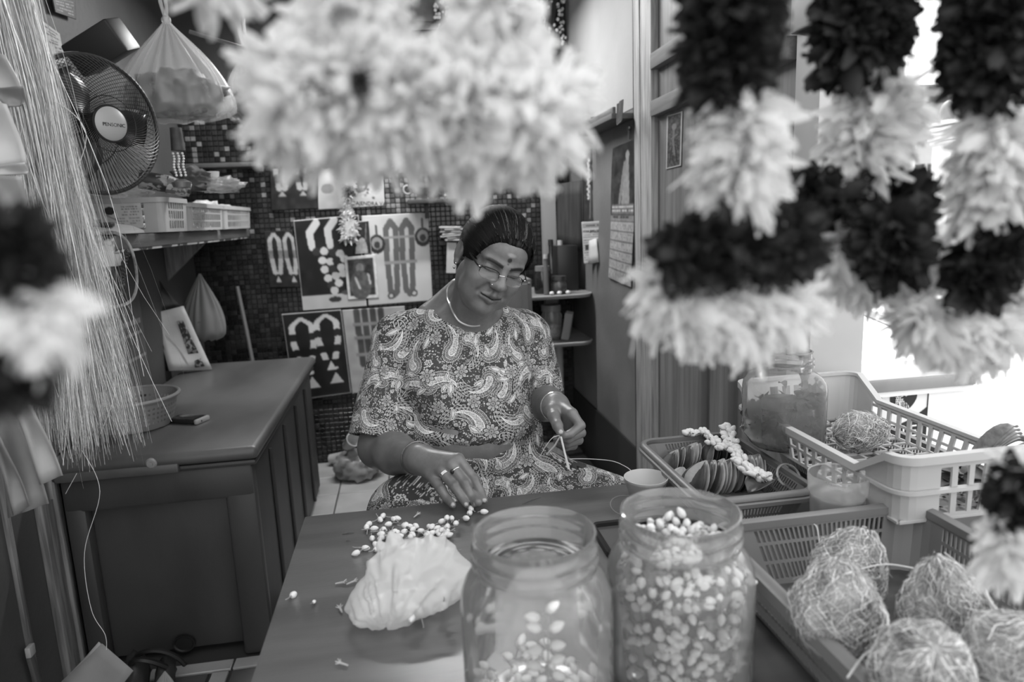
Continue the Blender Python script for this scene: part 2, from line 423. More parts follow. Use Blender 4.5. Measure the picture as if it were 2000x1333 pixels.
for j in range(60):
    for i in range(40):
        x = 2.95+.2*i+(.1 if j % 2 else 0); y = 2.7+.1*j
        if (i < 12 and j < 17) or (i < 6 and j < 34): continue
        V.append(BV+np.array([x, y, -.012])); Fq += [[a+n0 for a in f] for f in bx_.f]; n0 += len(BV)
o = link('paver_field', from_arrays(np.concatenate(V), Fq, smooth=False), pav_m[0], gnd); o['kind'] = 'stuff'

# fluorescent tube under the ceiling, above the table (out of the picture)
tf = thing('tube_light', 'fluorescent tube fixture hanging near the back wall', 'lamp', (0, 3.3, 2.52))
MB().box((0, 0, -.03), (1.25, .06, .06), bev=.006).box((-.4, 0, .115), (.012, .012, .23)).box((.4, 0, .115), (.012, .012, .23)).build('housing', mat('lamp_housing', .85, .5), tf)
tm_ = bpy.data.materials.new('tube_glow'); tm_.use_nodes = True; e_ = tm_.node_tree.nodes['Principled BSDF']; e_.inputs['Emission Color'].default_value = (1, 1, 1, 1); e_.inputs['Emission Strength'].default_value = 6
MB().tube([(-.59, 0, -.08), (.59, 0, -.08)], .014, 12).build('tube', tm_, tf)
la = lamp('tube_lamp', 'AREA', 15, (0, 3.3, 2.41), (0, 3.1, 0), 1.18, .05); la.parent = tf; la.matrix_parent_inverse = Matrix.Translation(Vector((0, 3.3, 2.52))).inverted()
# ================================================================== table
TZ = .77
steel = mat('scuffed_steel', .42, .32, .35, scale=3, stretch=(1, 6, 1), metal=.25, bump=.06, bscale=60)
tb = thing('work_table', 'grey metal-topped work table in front of the seated person', 'table', (.45, .8, 0))
MB().box((.45, .77, TZ-.015), (1.37, 1.16, .03), bev=.004).build('table_top', steel, tb, world=True)
MB().box((.45, .77, TZ-.07), (1.30, 1.09, .08)).build('apron', M_dark, tb, world=True)
for sx in (-.19, 1.09):
    for sy in (.24, 1.30): MB().box((sx, sy, .35), (.045, .045, .70), bev=.004).build('leg', M_dark, tb, world=True)

# ================================================================== chest with lid (left)
chest_m = mat('dark_plastic', .23, .5, .18, scale=5, stretch=(1, 1, .4), bump=.12, bscale=50)
lid_m = mat('scuffed_lid', .34, .42, .24, scale=4, stretch=(1, .4, 1), bump=.1, bscale=40, lo=.4, hi=.7)
ch = thing('storage_chest', 'long dark plastic storage chest with rounded lid and recessed end panel', 'chest', (-.78, 2.7, 0))
cx0, cx1, cy0, cy1, cz = -1.045, -.50, 2.085, 3.44, .645
def frame_box(mb):
    # body shell with a recessed end panel
    t = .03
    mb.box(((cx0+cx1)/2, (cy0+cy1)/2+.02, cz/2+.01), (cx1-cx0-.01, cy1-cy0-.04, cz-.03), bev=.012)
    mb.box(((cx0+cx1)/2, cy0+.0185, cz-.055), (cx1-cx0-.004, .045, .108), bev=.012)
    mb.box((cx1-.045, cy0+.02, cz/2), (.09, .045, cz-.01), bev=.012)
    mb.box((cx0+.03, cy0+.02, cz/2), (.06, .045, cz-.01), bev=.012)
    return mb
frame_box(MB()).build('body', chest_m, ch, world=True)
MB().box(((cx0+cx1)/2, (cy0+cy1)/2, cz+.004), (cx1-cx0+.03, cy1-cy0+.03, .02), bev=.009).build('body_rim', chest_m, ch, world=True)
ld = MB().box(((cx0+cx1)/2, (cy0+cy1)/2, cz+.037), (cx1-cx0+.05, cy1-cy0+.06, .042), bev=.018, seg=3).build('lid', lid_m, ch, world=True)
MB().box(((cx0+cx1)/2-.1, cy0-.022, cz+.012), (.34, .02, .03), bev=.006).build('lid_lip', lid_m, ld, world=True)
MB().lathe([(0, .004), (.012, .004), (.016, 0), (.016, -.01)], (-.775, cy0-.03, cz+.034), 16, (PI/2, 0, 0)).lathe([(0, .007), (.006, .007), (.006, 0)], (-.775, cy0-.03, cz+.034), 12, (PI/2, 0, 0)).build('lid_screw', mat('dull_screw', .5, .4), ld, world=True)
MB().lathe([(0, .0), (.026, .0), (.030, .004), (.034, .004), (.034, -.006)], (-.775, cy0+.026, .055), 20, (PI/2, 0, 0), sy=.85).build('drain_hole', mat('drain_black', .06, .6), ch, world=True)
for k in range(4): MB().tube([(cx1+.001, 2.35+.28*k, .05), (cx1+.001, 2.35+.28*k, .6)], .006, 6).build('side_rib', chest_m, ch, world=True)

# ================================================================== slotted plastic ware
def rrect(x0, x1, y0, y1, r, pitch, bar=.5, seg=4, solid_end=.02):
    """closed rounded rectangle; returns points and a mask: 1 where the segment after the point is solid"""
    P = []; Mk = []
    cs = [((x1-r, y0+r), -PI/2), ((x1-r, y1-r), 0), ((x0+r, y1-r), PI/2), ((x0+r, y0+r), PI)]
    st = [((x0+r, y0), (x1-r, y0)), ((x1, y0+r), (x1, y1-r)), ((x1-r, y1), (x0+r, y1)), ((x0, y1-r), (x0, y0+r))]
    for k in range(4):
        a, b = np.array(st[k][0]), np.array(st[k][1]); L = np.linalg.norm(b-a); u = (b-a)/L
        n = max(1, int((L-2*solid_end)/pitch)); p0 = (L-n*pitch)/2
        P.append(a); Mk.append(1)
        for i in range(n):
            P.append(a+u*(p0+i*pitch)); Mk.append(0); P.append(a+u*(p0+i*pitch+pitch*(1-bar))); Mk.append(1)
        (c, a0) = cs[k]
        for i in range(seg+1):
            if i == 0 : pass
            an = a0+PI/2*i/seg; P.append(np.array([c[0]+r*math.cos(an), c[1]+r*math.sin(an)])); Mk.append(1)
    return np.array(P), Mk
def slotted(P, Mk, z0, ztop, rows, inset, name, m, parent, th=.003):
    """rows: list of (fraction, solid) from bottom; wall leans outward from inset at the bottom"""
    c = P.mean(0); n = len(P); fr = [r_[0] for r_ in rows]+[1.0]; V = []; Fc = []
    dirs = P-c; dirs = np.sign(dirs)*np.minimum(np.abs(dirs), inset*3)/(inset*3+1e-9)
    for i in range(n):
        zt = ztop(P[i]) if callable(ztop) else ztop
        for f in fr:
            q = P[i]-dirs[i]*inset*(1-f); V.append((q[0], q[1], z0+(zt-z0)*f))
    R_ = len(fr)
    for i in range(n):
        j = (i+1) % n
        for k in range(R_-1):
            if rows[k][1] or Mk[i]: Fc.append([i*R_+k, j*R_+k, j*R_+k+1, i*R_+k+1])
    me = from_arrays(V, Fc, smooth=False); o = link(name, me, m, parent, True)
    md = o.modifiers.new('solid', 'SOLIDIFY'); md.thickness = th; md.offset = 0
    return o
def sweep_rim(P, zf, prof, name, m, parent):
    """profile (outward, up) swept round the closed path"""
    n = len(P); V = []; k = len(prof)
    for i in range(n):
        t = P[(i+1) % n]-P[i-1]; t = t/np.linalg.norm(t); nr = np.array([t[1], -t[0]]); z = zf(P[i]) if callable(zf) else zf
        for (a, b) in prof: V.append((P[i][0]+nr[0]*a, P[i][1]+nr[1]*a, z+b))
    Fc = [[i*k+q, ((i+1) % n)*k+q, ((i+1) % n)*k+(q+1) % k, i*k+(q+1) % k] for i in range(n) for q in range(k)]
    mb = MB().add(V, Fc); return mb.build(name, m, parent, world=True, sharp=50)
def clean(P):
    out = [P[0]]
    for p in P[1:]:
        if np.linalg.norm(p-out[-1]) > 1e-4: out.append(p)
    if np.linalg.norm(out[0]-out[-1]) < 1e-4: out.pop()
    return np.array(out)
def base_grid(x0, x1, y0, y1, z, pitch, name, m, parent):
    mb = MB(); x = x0
    nx = int((x1-x0)/pitch); ny = int((y1-y0)/pitch)
    for i in range(nx+1): mb.box((x0+i*(x1-x0)/nx, (y0+y1)/2, z), (.006, y1-y0, .004))
    for j in range(ny+1): mb.box(((x0+x1)/2, y0+j*(y1-y0)/ny, z), (x1-x0, .006, .004))
    return mb.build(name, m, parent, world=True, smooth=False)

tray_m = mat('grey_green_plastic', .44, .4, .40, scale=5)
bask_m = mat('grey_basket_plastic', .47, .4, .43, scale=5)
white_m = mat('white_plastic', .72, .4, .68, scale=4)
# big basket of coconuts
bk = thing('plastic_basket', 'large grey slotted plastic basket filled with husked coconuts', 'basket', (.61, .62, TZ))
P, Mk = rrect(.44, .785, .30, .92, .035, .0085, .42)
slotted(P, Mk, TZ+.002, .865, [(0, 1), (.12, 0), (.36, 1), (.41, 0), (.66, 1), (.71, 0), (.90, 1)], .025, 'slotted_wall', bask_m, bk)
sweep_rim(clean(P), .868, [(-.006, -.008), (-.006, .004), (.004, .007), (.012, .003), (.014, -.012), (.010, -.012), (.008, -.002)], 'rim', bask_m, bk)
MB().box((.6125, .61, TZ+.004), (.30, .575, .004)).build('base', mat('basket_floor', .30, .7, .2, scale=20), bk, world=True)
# smaller tray with leaves
tr = thing('plastic_tray', 'dark slotted plastic tray holding stacked betel leaves and a bud string', 'tray', (.605, 1.25, TZ))
P, Mk = rrect(.498, .712, 1.075, 1.415, .03, .0075, .42)
slotted(P, Mk, TZ+.002, .836, [(0, 1), (.10, 0), (.34, 1), (.40, 0), (.62, 1), (.68, 0), (.86, 1)], .022, 'slotted_wall', tray_m, tr)
sweep_rim(clean(P), .838, [(-.004, -.006), (-.004, .003), (.003, .005), (.009, .001), (.010, -.004), (.008, -.006), (.012, -.009), (.012, -.016), (.008, -.016)], 'rim', tray_m, tr)
MB().box((.605, 1.245, TZ+.004), (.17, .29, .004)).build('base', tray_m, tr, world=True)
# under-basket and white crate on it
ub = thing('plastic_basket', 'low grey slotted basket under the white crate', 'basket', (.87, 1.1, TZ))
P, Mk = rrect(.80, 1.05, .84, 1.41, .03, .0085, .42)
slotted(P, Mk, TZ+.002, .845, [(0, 1), (.15, 0), (.42, 1), (.50, 0), (.80, 1)], .02, 'slotted_wall', bask_m, ub)
sweep_rim(clean(P), .846, [(-.005, -.006), (-.005, .003), (.004, .005), (.010, .001), (.010, -.010), (.006, -.010)], 'rim', bask_m, ub)
MB().box((.925, 1.12, TZ+.004), (.20, .52, .004)).build('base', bask_m, ub, world=True)
cr = thing('white_crate', 'white open plastic crate with high corners, coconut and jar inside', 'crate', (.87, 1.14, .852))
wx0, wx1, wy0, wy1 = .725, 1.01, .885, 1.41
def crtop(p):
    if abs(p[1]-wy0) < .035 or abs(p[1]-wy1) < .035: return .962
    e = min(p[1]-wy0, wy1-p[1])
    return .962-.044*min(1, max(0, (e-.035)/.06)) if (abs(p[0]-wx0) < .03 or abs(p[0]-wx1) < .03) else .962
P, Mk = rrect(wx0, wx1, wy0, wy1, .028, .030, .34, solid_end=.03)
slotted(P, Mk, .854, crtop, [(0, 1), (.08, 0), (.42, 1), (.50, 0), (.82, 1)], .008, 'slotted_wall', white_m, cr, .004)
sweep_rim(clean(P), crtop, [(-.006, -.004), (-.006, .003), (.008, .003), (.008, -.010), (.005, -.010), (.005, -.004)], 'rim', white_m, cr)
sweep_rim(clean(P), .905, [(-.001, -.003), (-.001, .003), (.0045, .003), (.0045, -.003)], 'rail', white_m, cr)
base_grid(wx0+.008, wx1-.008, wy0+.008, wy1-.008, .855, .030, 'base', white_m, cr)

# ================================================================== jars
pet = clear_mat('clear_plastic', .15, .93, .10, .42)
def jar(name, label, c, R=.0895, Rn=.071, Hh=.222, square=0):
    t = thing(name, label, 'jar', c)
    s = Hh/.222
    body = [(0, .004), (R*.55, .003), (R*.86, .001), (R*.97, .008), (R, .022), (R*1.0, .135*s), (R*.985, .150*s), (R*.93, .163*s), (R*.87, .171*s), (Rn, .178*s)]
    neck = [(Rn, .178*s), (Rn, .186*s), (Rn+.003, .188*s), (Rn+.003, .192*s), (Rn, .194*s), (Rn, .199*s), (Rn+.0025, .201*s), (Rn+.0025, .205*s), (Rn, .207*s), (Rn, .217*s), (Rn+.001, .221*s), (Rn-.002, Hh), (Rn-.004, .219*s), (Rn-.004, .180*s)]
    def lat(prof, nm):
        mb = MB().lathe(prof, seg=56)
        if square:
            for v in mb.v:
                rr = np.hypot(v[:, 0], v[:, 1])+1e-9; a = np.arctan2(v[:, 1], v[:, 0]); k = 1/np.maximum(np.abs(np.cos(a)), np.abs(np.sin(a)))
                wgt = square*np.clip((rr-Rn)/(R-Rn+1e-9), 0, 1)*(v[:, 2] > .01); fac = 1+wgt*(np.minimum(k, 1.22)-1); v[:, 0] *= fac; v[:, 1] *= fac
        return mb.build(nm, pet, t, sharp=60)
    lat(body, 'body'); lat(neck, 'screw_neck')
    return t
j1 = (.126, .725, TZ); j2 = (.309, .738, TZ)
jar('plastic_jar', 'clear plastic jar nearly empty, a few white buds at its bottom', j1)
jar('plastic_jar', 'clear plastic jar packed to the neck with white flower buds', j2)
j3 = aty(1530, 790, 1.26); j3[2] = .86
jar('plastic_jar', 'square clear jar half full of dark dried petals in the white crate', j3, .068, .052, .200, square=1)
# tumbler
tm = aty(1634, 1000, .985); tm[2] = TZ
tg = thing('plastic_tumbler', 'frosted clear tumbler with water beside the leaf tray', 'tumbler', tm)
ft = clear_mat('frosted_plastic', .22, .95, .3, .4)
MB().lathe([(0, .004), (.034, .003), (.040, .006), (.043, .10), (.045, .104), (.047, .106), (.048, .135), (.047, .137), (.0455, .135)], seg=40).build('cup_body', ft, tg, sharp=60)
MB().lathe([(0, .006), (.0385, .008), (.0415, .098), (0, .098)], seg=32).build('water', clear_mat('water', .25, .8, .05, .2), tg, sharp=60)
# white cup
cupp = aty(1262, 958, 1.24); cupp[2] = TZ
ct = thing('white_cup', 'small white plastic cup standing by the edge of the steel table', 'cup', cupp)
MB().lathe([(0, .003), (.026, .002), (.030, .004), (.042, .050), (.044, .052), (.044, .057), (.0425, .057), (.040, .050), (.028, .007), (0, .006)], seg=40).build('cup_wall', white_m, ct, sharp=60)

# ================================================================== white freezer outside
wf = thing('chest_freezer', 'white chest freezer outdoors with black printed sticker on its front', 'freezer', (1.68, 2.45, 0))
wm = mat('freezer_white', .93, .35)
fx0, fx1, fy0, fy1 = 1.32, 1.99, 2.11, 2.80
MB().box(((fx0+fx1)/2, (fy0+fy1)/2, .345), (fx1-fx0-.02, fy1-fy0-.02, .65), bev=.01).build('body', wm, wf, world=True)
MB().box(((fx0+fx1)/2, fy0-.006, .712), (fx1-fx0+.005, .03, .045), bev=.006).build('metal_trim', mat('brushed_trim', .62, .35, .5, scale=3, metal=.2), wf, world=True)
MB().prism([(fx0, fy0-.01, .745), (fx0, fy0+.02, .79), (fx0, fy1, .89), (fx0, fy1, .67), (fx0, fy0-.01, .67)], (fx1-fx0, 0, 0)).build('sloped_lid', wm, wf, world=True, smooth=False)
MB().prism([(fx1-.05, fy0+.05, .80), (fx1-.05, fy1-.03, .893), (fx1-.01, fy1-.03, .893), (fx1-.01, fy0+.05, .80)], (0, 0, .03)).build('lid_rail', wm, wf, world=True, smooth=False)
blk = mat('sticker_black', .10, .5)
sk = MB().box((1.729, fy0+.0085, .557), (.198, .004, .266), bev=.0015).build('sticker', mat('sticker_white', .88, .4), wf, world=True)
def flat_y(poly, y, nm, m, par, th=.0012):   # flat shape in the X-Z plane facing the camera side
    return MB().prism([(x, y, z) for x, z in poly], (0, th, 0)).build(nm, m, par, world=True, smooth=False)
def ellp(cx, cz, a, b, rot, n=28): return [(cx+a*math.cos(t)*math.cos(rot)-b*math.sin(t)*math.sin(rot), cz+a*math.cos(t)*math.sin(rot)+b*math.sin(t)*math.cos(rot)) for t in np.linspace(0, 2*PI, n, endpoint=False)]
sx0, sx1, sz0, sz1 = 1.634, 1.824, .428, .686
fy = fy0+.005
def frame_ring(mb, x0, x1, z0, z1, t, y, th):
    for (c, s_) in ((((x0+x1)/2, y, z1-t/2), (x1-x0, th, t)), (((x0+x1)/2, y, z0+t/2), (x1-x0, th, t)), ((x0+t/2, y, (z0+z1)/2), (t, th, z1-z0)), ((x1-t/2, y, (z0+z1)/2), (t, th, z1-z0))): mb.box(c, s_)
    return mb
frame_ring(MB(), sx0, sx1, sz0, sz1, .004, fy, .0014).build('sticker_border', blk, sk, world=True, smooth=False)
flat_y(ellp(1.710, .642, .047, .030, -.75), fy-.0004, 'emblem', blk, sk)
flat_y(ellp(1.742, .638, .046, .021, .80), fy-.0006, 'emblem', blk, sk)
flat_y(ellp(1.727, .628, .026, .014, -.75), fy-.0010, 'emblem_overlap', mat('sticker_white', .88, .4), sk)
for ch_, px_, pz_, m_ in (('新', 1.705, .648, mat('sticker_print', .92, .5)), ('訊', 1.728, .628, blk)):
    me = text_mesh(ch_, .034); o = link('printed_character', me, m_, sk, True)
    o.matrix_basis = Matrix.Translation((px_, fy-.0035, pz_)) @ Euler((PI/2, 0, 0)).to_matrix().to_4x4()
flat_y([(sx0+.004, .565), (1.70, .555), (1.76, .575), (sx1-.004, .615), (sx1-.004, .49), (sx0+.004, .49)], fy-.0002, 'print_band', blk, sk)
me = text_mesh('ILLE', .062); o = link('printed_word', me, mat('sticker_print', .92, .5), sk, True)
o.matrix_basis = Matrix.Translation((1.729, fy-.0035, .53)) @ Euler((PI/2, 0, 0)).to_matrix().to_4x4()
# ================================================================== the person
A3 = lambda px, py, Y: aty(px, py, Y)
HS = np.array([.894, .28, -.35]); HF = np.array([.141, -.917, -.374]); HS = nrm(HS-HF*(HS@HF)); HF = nrm(HF); HU = np.cross(HF, HS)
HR = np.array([HS, HF, HU]); HC = np.array([.200, 1.617, 1.248]); SC = .0098
def Hd(s, f, u): return HC+SC*(HS*s+HF*f+HU*u)
def hl(V): return ((V-HC)@HR.T)/SC
shR, shL = A3(772, 662, 1.76), A3(1032, 652, 1.79)
elR, wrR = A3(742, 872, 1.66), A3(822, 898, 1.435)
elL, wrL = A3(1060, 785, 1.76), A3(1085, 795, 1.535)
nk = A3(916, 606, 1.745); chest = A3(905, 715, 1.745); belly = A3(925, 850, 1.69); hip = A3(930, 960, 1.74)
TORSO = [  # kind, args : shared by skin and tunic
    ('e', chest+np.array([0, 0, .02]), (.165, .105, .15)), ('e', (chest+belly)/2+np.array([0, -.01, 0]), (.158, .12, .12)),
    ('e', belly, (.172, .145, .12)), ('e', hip, (.19, .15, .12)),
    ('e', A3(850, 745, 1.665), (.075, .062, .068)), ('e', A3(970, 740, 1.675), (.075, .062, .068))]
def torso(F, off, k):
    for _, c, r_ in TORSO: F.ell(c, np.array(r_)+off, None, k)
    F.cone(shR+np.array([.035, 0, .004]), nk+np.array([0, .01, -.045]), .052+off, .055+off, k)
    F.cone(shL+np.array([-.035, 0, .004]), nk+np.array([0, .01, -.045]), .052+off, .055+off, k)
    F.ell(nk+np.array([0, -.015, -.075]), np.array((.10, .065, .06))+off, None, k)
FB = Field((-.16, 1.25, .755), (.50, 1.93, 1.43), .002)
torso(FB, 0, .03)
# neck and head
FB.cone(nk+np.array([0, .01, -.05]), Hd(0, -2.2, -5.5), .060, .054, .03)
FB.cone(nk+np.array([0, -.03, -.045]), Hd(0, 1.5, -7), .045, .046, .03)
FB.cone(A3(894, 563, 1.775), A3(842, 614, 1.765), .026, .031, .03)
def he(s, f, u, r_, k=.010, mode='u', R=None): FB.ell(Hd(s, f, u), np.array(r_)*SC, HR if R is None else R, k, mode)
def hc(a, b, r1, r2, k=.006, mode='u'): FB.cone(Hd(*a), Hd(*b), r1*SC, r2*SC, k, mode)
he(0, -1.0, 4.4, (7.6, 9.4, 8.6)); he(0, 2.8, -1.8, (6.5, 6.9, 8.0), .02); he(0, 3.9, -6.0, (5.2, 4.9, 4.3), .02)
he(0, 3.0, 5.3, (6.5, 6.3, 5.2), .02); he(0, 7.7, -9.0, (2.0, 1.7, 1.6), .02); he(0, 4.6, -9.0, (4.2, 3.4, 2.3), .02)
for q in (-1, 1):
    he(q*4.1, 6.0, -2.4, (2.7, 2.6, 3.0), .018); he(q*4.4, 5.0, -6.2, (2.0, 2.6, 2.6), .018)
    hc((q*4.4, 7.3, 3.0), (q*1.2, 8.9, 2.9), .85, .8, .012)
    he(q*3.2, 9.7, 1.3, (2.0, 1.3, 1.05), .008, 's')
    he(q*3.2, 7.35, 1.25, (1.75, 1.5, 1.35), .004)
    hc((q*1.6, 8.55, .55), (q*4.9, 7.2, .75), .35, .3, .006)
    he(q*1.35, 9.9, -2.0, (.95, 1.05, .85), .006)
    hc((q*2.5, 8.75, -5.25), (0, 9.85, -4.75), .42, .62, .006); hc((q*2.2, 8.75, -5.7), (0, 9.65, -6.1), .5, .8, .006)
    hc((q*2.7, 9.2, -5.4), (q*.1, 10.7, -5.35), .22, .28, .004, 's')
    hc((q*2.3, 9.3, -2.6), (q*3.5, 8.6, -5.0), .18, .15, .012, 's')
    he(q*.62, 10.5, -2.75, (.38, .4, .3), .003, 's')
    eR = np.array([HS*math.cos(q*.35)+HF*math.sin(-q*.35)*-1*0+HF*(-.25*q)*0, HF, HU]); eR = HR
    he(q*7.9, -1.0, .4, (1.0, 1.95, 3.3), .005); he(q*8.9, -.5, .8, (.6, 1.0, 1.8), .005, 's'); he(q*7.9, -.1, -2.6, (.65, .8, 1.0), .005)
hc((0, 8.9, 2.4), (0, 11.0, -1.4), .78, 1.02, .012); he(0, 11.0, -1.6, (1.25, 1.15, 1.0), .008)
hc((0, 10.1, -2.9), (0, 10.3, -4.3), .42, .55, .008)
# arms
FB.chain([shR, elR], [.056, .050], .02); FB.chain([elR+np.array([0, 0, -.004]), elR*.6+wrR*.4+np.array([0, 0, -.006]), wrR], [.052, .047, .031], .02)
FB.chain([shL, elL], [.056, .046], .02); FB.chain([elL, elL*.6+wrL*.4, wrL], [.045, .042, .029], .02)
# right hand reaching down to the buds
mcpR = [A3(895, 897, 1.360), A3(880, 908, 1.357), A3(862, 920, 1.362), A3(844, 931, 1.372)]
pipR = [A3(926, 937, 1.325), A3(908, 945, 1.318), A3(888, 951, 1.322), A3(862, 957, 1.335)]
dipR = [A3(938, 961, 1.312), A3(920, 970, 1.305), A3(902, 973, 1.306), A3(874, 976, 1.318)]
tipR = [atz(946, 978, .790), atz(928, 985, .786), atz(910, 986, .787), atz(884, 987, .788)]
for i in range(4):
    FB.cone(wrR, mcpR[i], .026, .0125, .014); FB.chain([mcpR[i], pipR[i], dipR[i], tipR[i]], [.0122, .0102, .0092, .0074], .004)
FB.chain([wrR, A3(880, 925, 1.405), A3(915, 955, 1.355), atz(934, 982, .792)], [.022, .0135, .011, .0085], .006)
# left hand pinching the strips
fl_ = [[(1117, 809, 1.455), (1134, 832, 1.437), (1113, 849, 1.420), (1098, 852, 1.416)], [(1121, 822, 1.470), (1135, 846, 1.450), (1109, 859, 1.432), (1086, 856, 1.436)],
       [(1120, 836, 1.485), (1130, 860, 1.463), (1106, 868, 1.447), (1087, 864, 1.45)], [(1115, 847, 1.497), (1119, 870, 1.476), (1103, 874, 1.464), (1091, 869, 1.466)]]
for i, fg in enumerate(fl_):
    q = [A3(*p) for p in fg]; FB.cone(wrL, q[0], .026, .014, .014); FB.chain(q, [.0125, .0108, .0096, .0078], .004)
thL = [A3(1079, 803, 1.495), A3(1082, 815, 1.463), A3(1089, 832, 1.432), A3(1094, 845, 1.413)]
FB.cone(wrL, thL[0], .026, .018, .014); FB.chain(thL, [.0165, .0135, .0115, .0092], .006)
FB.cone(A3(1118, 820, 1.47), A3(1112, 845, 1.488), .016, .015, .012)
Vb, Qb = FB.mesh(); del FB
Vb = smooth_mesh(Vb, Qb, 1, .5)
_vc = (Vb-CO)@RM; _vp = np.stack([_vc[:, 0]/_vc[:, 2]*FPX+CX, _vc[:, 1]/_vc[:, 2]*FPX+CY], 1)
def on_skin(px, py, lift=.002):
    d = np.hypot(_vp[:, 0]-px, _vp[:, 1]-py); c = np.where(d < max(3, d.min()+1))[0]; i = c[np.argmin(_vc[c, 2])]; return Vb[i]+nrm(CO-Vb[i])*lift
# skin colours: brows, lips, mark on the forehead, nails; plus painted shade in the mouth groove
L_ = hl(Vb); g = np.full(len(Vb), .43)
def spot(d, e0, e1): return np.clip((e1-d)/(e1-e0), 0, 1)
front = L_[:, 1] > 5
for q in (-1, 1):
    t = np.clip((q*L_[:, 0]-1.1)/4.3, 0, 1); zc = 2.75+.75*np.sin(t*2.2)-.5*t
    on = front & (q*L_[:, 0] > .9) & (q*L_[:, 0] < 5.6)
    g = np.where(on, g-(g-.11)*.92*spot(np.abs(L_[:, 2]-zc), .25, .55)*np.clip((5.6-q*L_[:, 0])/1.2, 0, 1), g)
    lash = front & (np.abs(q*L_[:, 0]-3.2) < 1.9); zl = .62+.12*np.abs(q*L_[:, 0]-3.2)
    g = np.where(lash, g-(g-.12)*.9*spot(np.abs(L_[:, 2]-zl), .08, .26), g)
lipd = np.sqrt(((L_[:, 0])/2.7)**2+((L_[:, 2]+5.4)/1.15)**2)
g = np.where(front & (L_[:, 1] > 7.5), g-(g-.36)*spot(lipd, .8, 1.05), g)
g = np.where(front & (L_[:, 1] > 7.5) & (np.abs(L_[:, 0]) < 2.8), g-(g-.12)*spot(np.abs(L_[:, 2]+5.36-.03*L_[:, 0]**2), .1, .26), g)  # dark line painted as shade in the groove between the lips
bd = np.hypot(L_[:, 0], (L_[:, 2]-4.7)); g = np.where(front, g-(g-.2)*spot(bd, .45, .65), g)
g = np.where(front, g-(g-.22)*spot(np.hypot(L_[:, 0], (L_[:, 2]-3.75)), .12, .3), g)
ash = np.hypot(L_[:, 0]/1.3, (L_[:, 2]-5.95)/.55); g = np.where(front, g+(.66-g)*.7*spot(ash, .5, 1.1), g)
for tp, dirv in [(tipR[i], tipR[i]-dipR[i]) for i in range(4)]+[(thL[3], thL[3]-thL[2])]:
    cpt = tp+nrm(dirv)*.001+np.array([0, -.0065, .0045]); g = np.where(np.linalg.norm(Vb-cpt, axis=1) < .0046, .64, g)
for i in range(4):
    for pt in (mcpR[i], pipR[i]): g = g-.05*spot(np.linalg.norm(Vb-(pt+np.array([0, -.006, .008])), axis=1), .004, .011)
g = g*(1+.05*vnoise(Vb, 60, 2)+.04*vnoise(Vb, 200, 5))
skin_m = mat('skin', .5, .37, attr='Col', spec=.5, bump=.08, bscale=400)
per = thing('person', 'seated person in patterned short-sleeved tunic and glasses, head bowed over flower buds', 'person', (.2, 1.7, 0))
link('body', from_arrays(Vb, Qb, col=[lin(x) for x in g]), skin_m, per, True)
# ------------------------------------------------------------------ hair
FH = Field(Hd(0, -1, 4)-.16, Hd(0, -1, 4)+.16, .002)
FH.ell(Hd(0, -1.0, 4.5), np.array((8.3, 9.9, 9.2))*SC, HR, .01); FH.ell(Hd(0, 2.9, 5.4), np.array((7.2, 7.0, 6.0))*SC, HR, .02); FH.ell(Hd(0, -10.5, 3.5), np.array((4.2, 3.2, 4.2))*SC, HR, .02)
for q in (-1, 1): FH.ell(Hd(q*6.4, -.8, 3.6), np.array((2.0, 4.8, 4.4))*SC, HR, .012)
for q in (-1, 1): FH.ell(Hd(q*2.3, 11.0, -.9), np.array((5.3, 6.9, 9.0))*SC, HR, .022, 's')
for q in (-1, 1): FH.ell(Hd(q*9.6, -.3, -.3), np.array((2.5, 2.1, 3.1))*SC, HR, .006, 's')
FH.ell(Hd(0, 2.8, -8.3), np.array((12, 6.6, 10.2))*SC, HR, .006, 's'); FH.ell(Hd(0, -3.5, -9.6), np.array((12, 12, 9.0))*SC, HR, .006, 's')
Vh, Qh = FH.mesh(); del FH
Lh = hl(Vh); ph = np.arctan2(Lh[:, 0], Lh[:, 2]-1.5)
Nn = Vh-Hd(0, -1.5, 4.9); Nn /= np.linalg.norm(Nn, axis=1)[:, None]
st = vnoise(np.stack([ph*26, Lh[:, 1]*.12, ph*0], 1), 1, 4)*.6+vnoise(np.stack([ph*60, Lh[:, 1]*.2, ph*0], 1), 1, 9)*.4
Vh = Vh+Nn*(st*.0011)[:, None]
top_sheen = np.clip(Lh[:, 1]-2.5, 0, 5)/5*np.exp(-((ph-.05)/.35)**2)  # paler streaks painted in as the highlight on the front top
gh = np.clip(.085+.03*st+top_sheen*np.clip(.06+.25*st, 0, .5), .04, .6)
link('hair', from_arrays(Vh, Qh, col=[lin(x) for x in gh]), mat('hair', .12, .62, attr='Col', spec=.12), per, True)
# combed strands lying over the scalp, starting along the hairline
rb_ = np.sqrt(Lh[:, 0]**2+(Lh[:, 2]-1.5)**2); gi = np.clip(((ph+PI)/(2*PI)*72).astype(int), 0, 71); gj = np.clip((Lh[:, 1]+14).astype(int), 0, 27); RG_ = np.zeros((72, 28))
np.maximum.at(RG_, (gi, gj), rb_); rng = np.random.default_rng(12); nS, kS = 2600, 10; p0 = rng.uniform(-1.75, 1.75, nS); fmax = np.array([max([j for j in range(28) if RG_[int((p+PI)/(2*PI)*72), j] > 1] or [0]) for p in p0])-14+.4
fs_ = fmax[:, None]+rng.uniform(-1.2, .9, nS)[:, None]-np.linspace(0, 1, kS)[None, :]*rng.uniform(4, 9, nS)[:, None]; pp_ = p0[:, None]*(1+.05*np.linspace(0, 1, kS)[None, :])+rng.normal(0, .03, nS)[:, None]*np.linspace(0, 1, kS)[None, :]
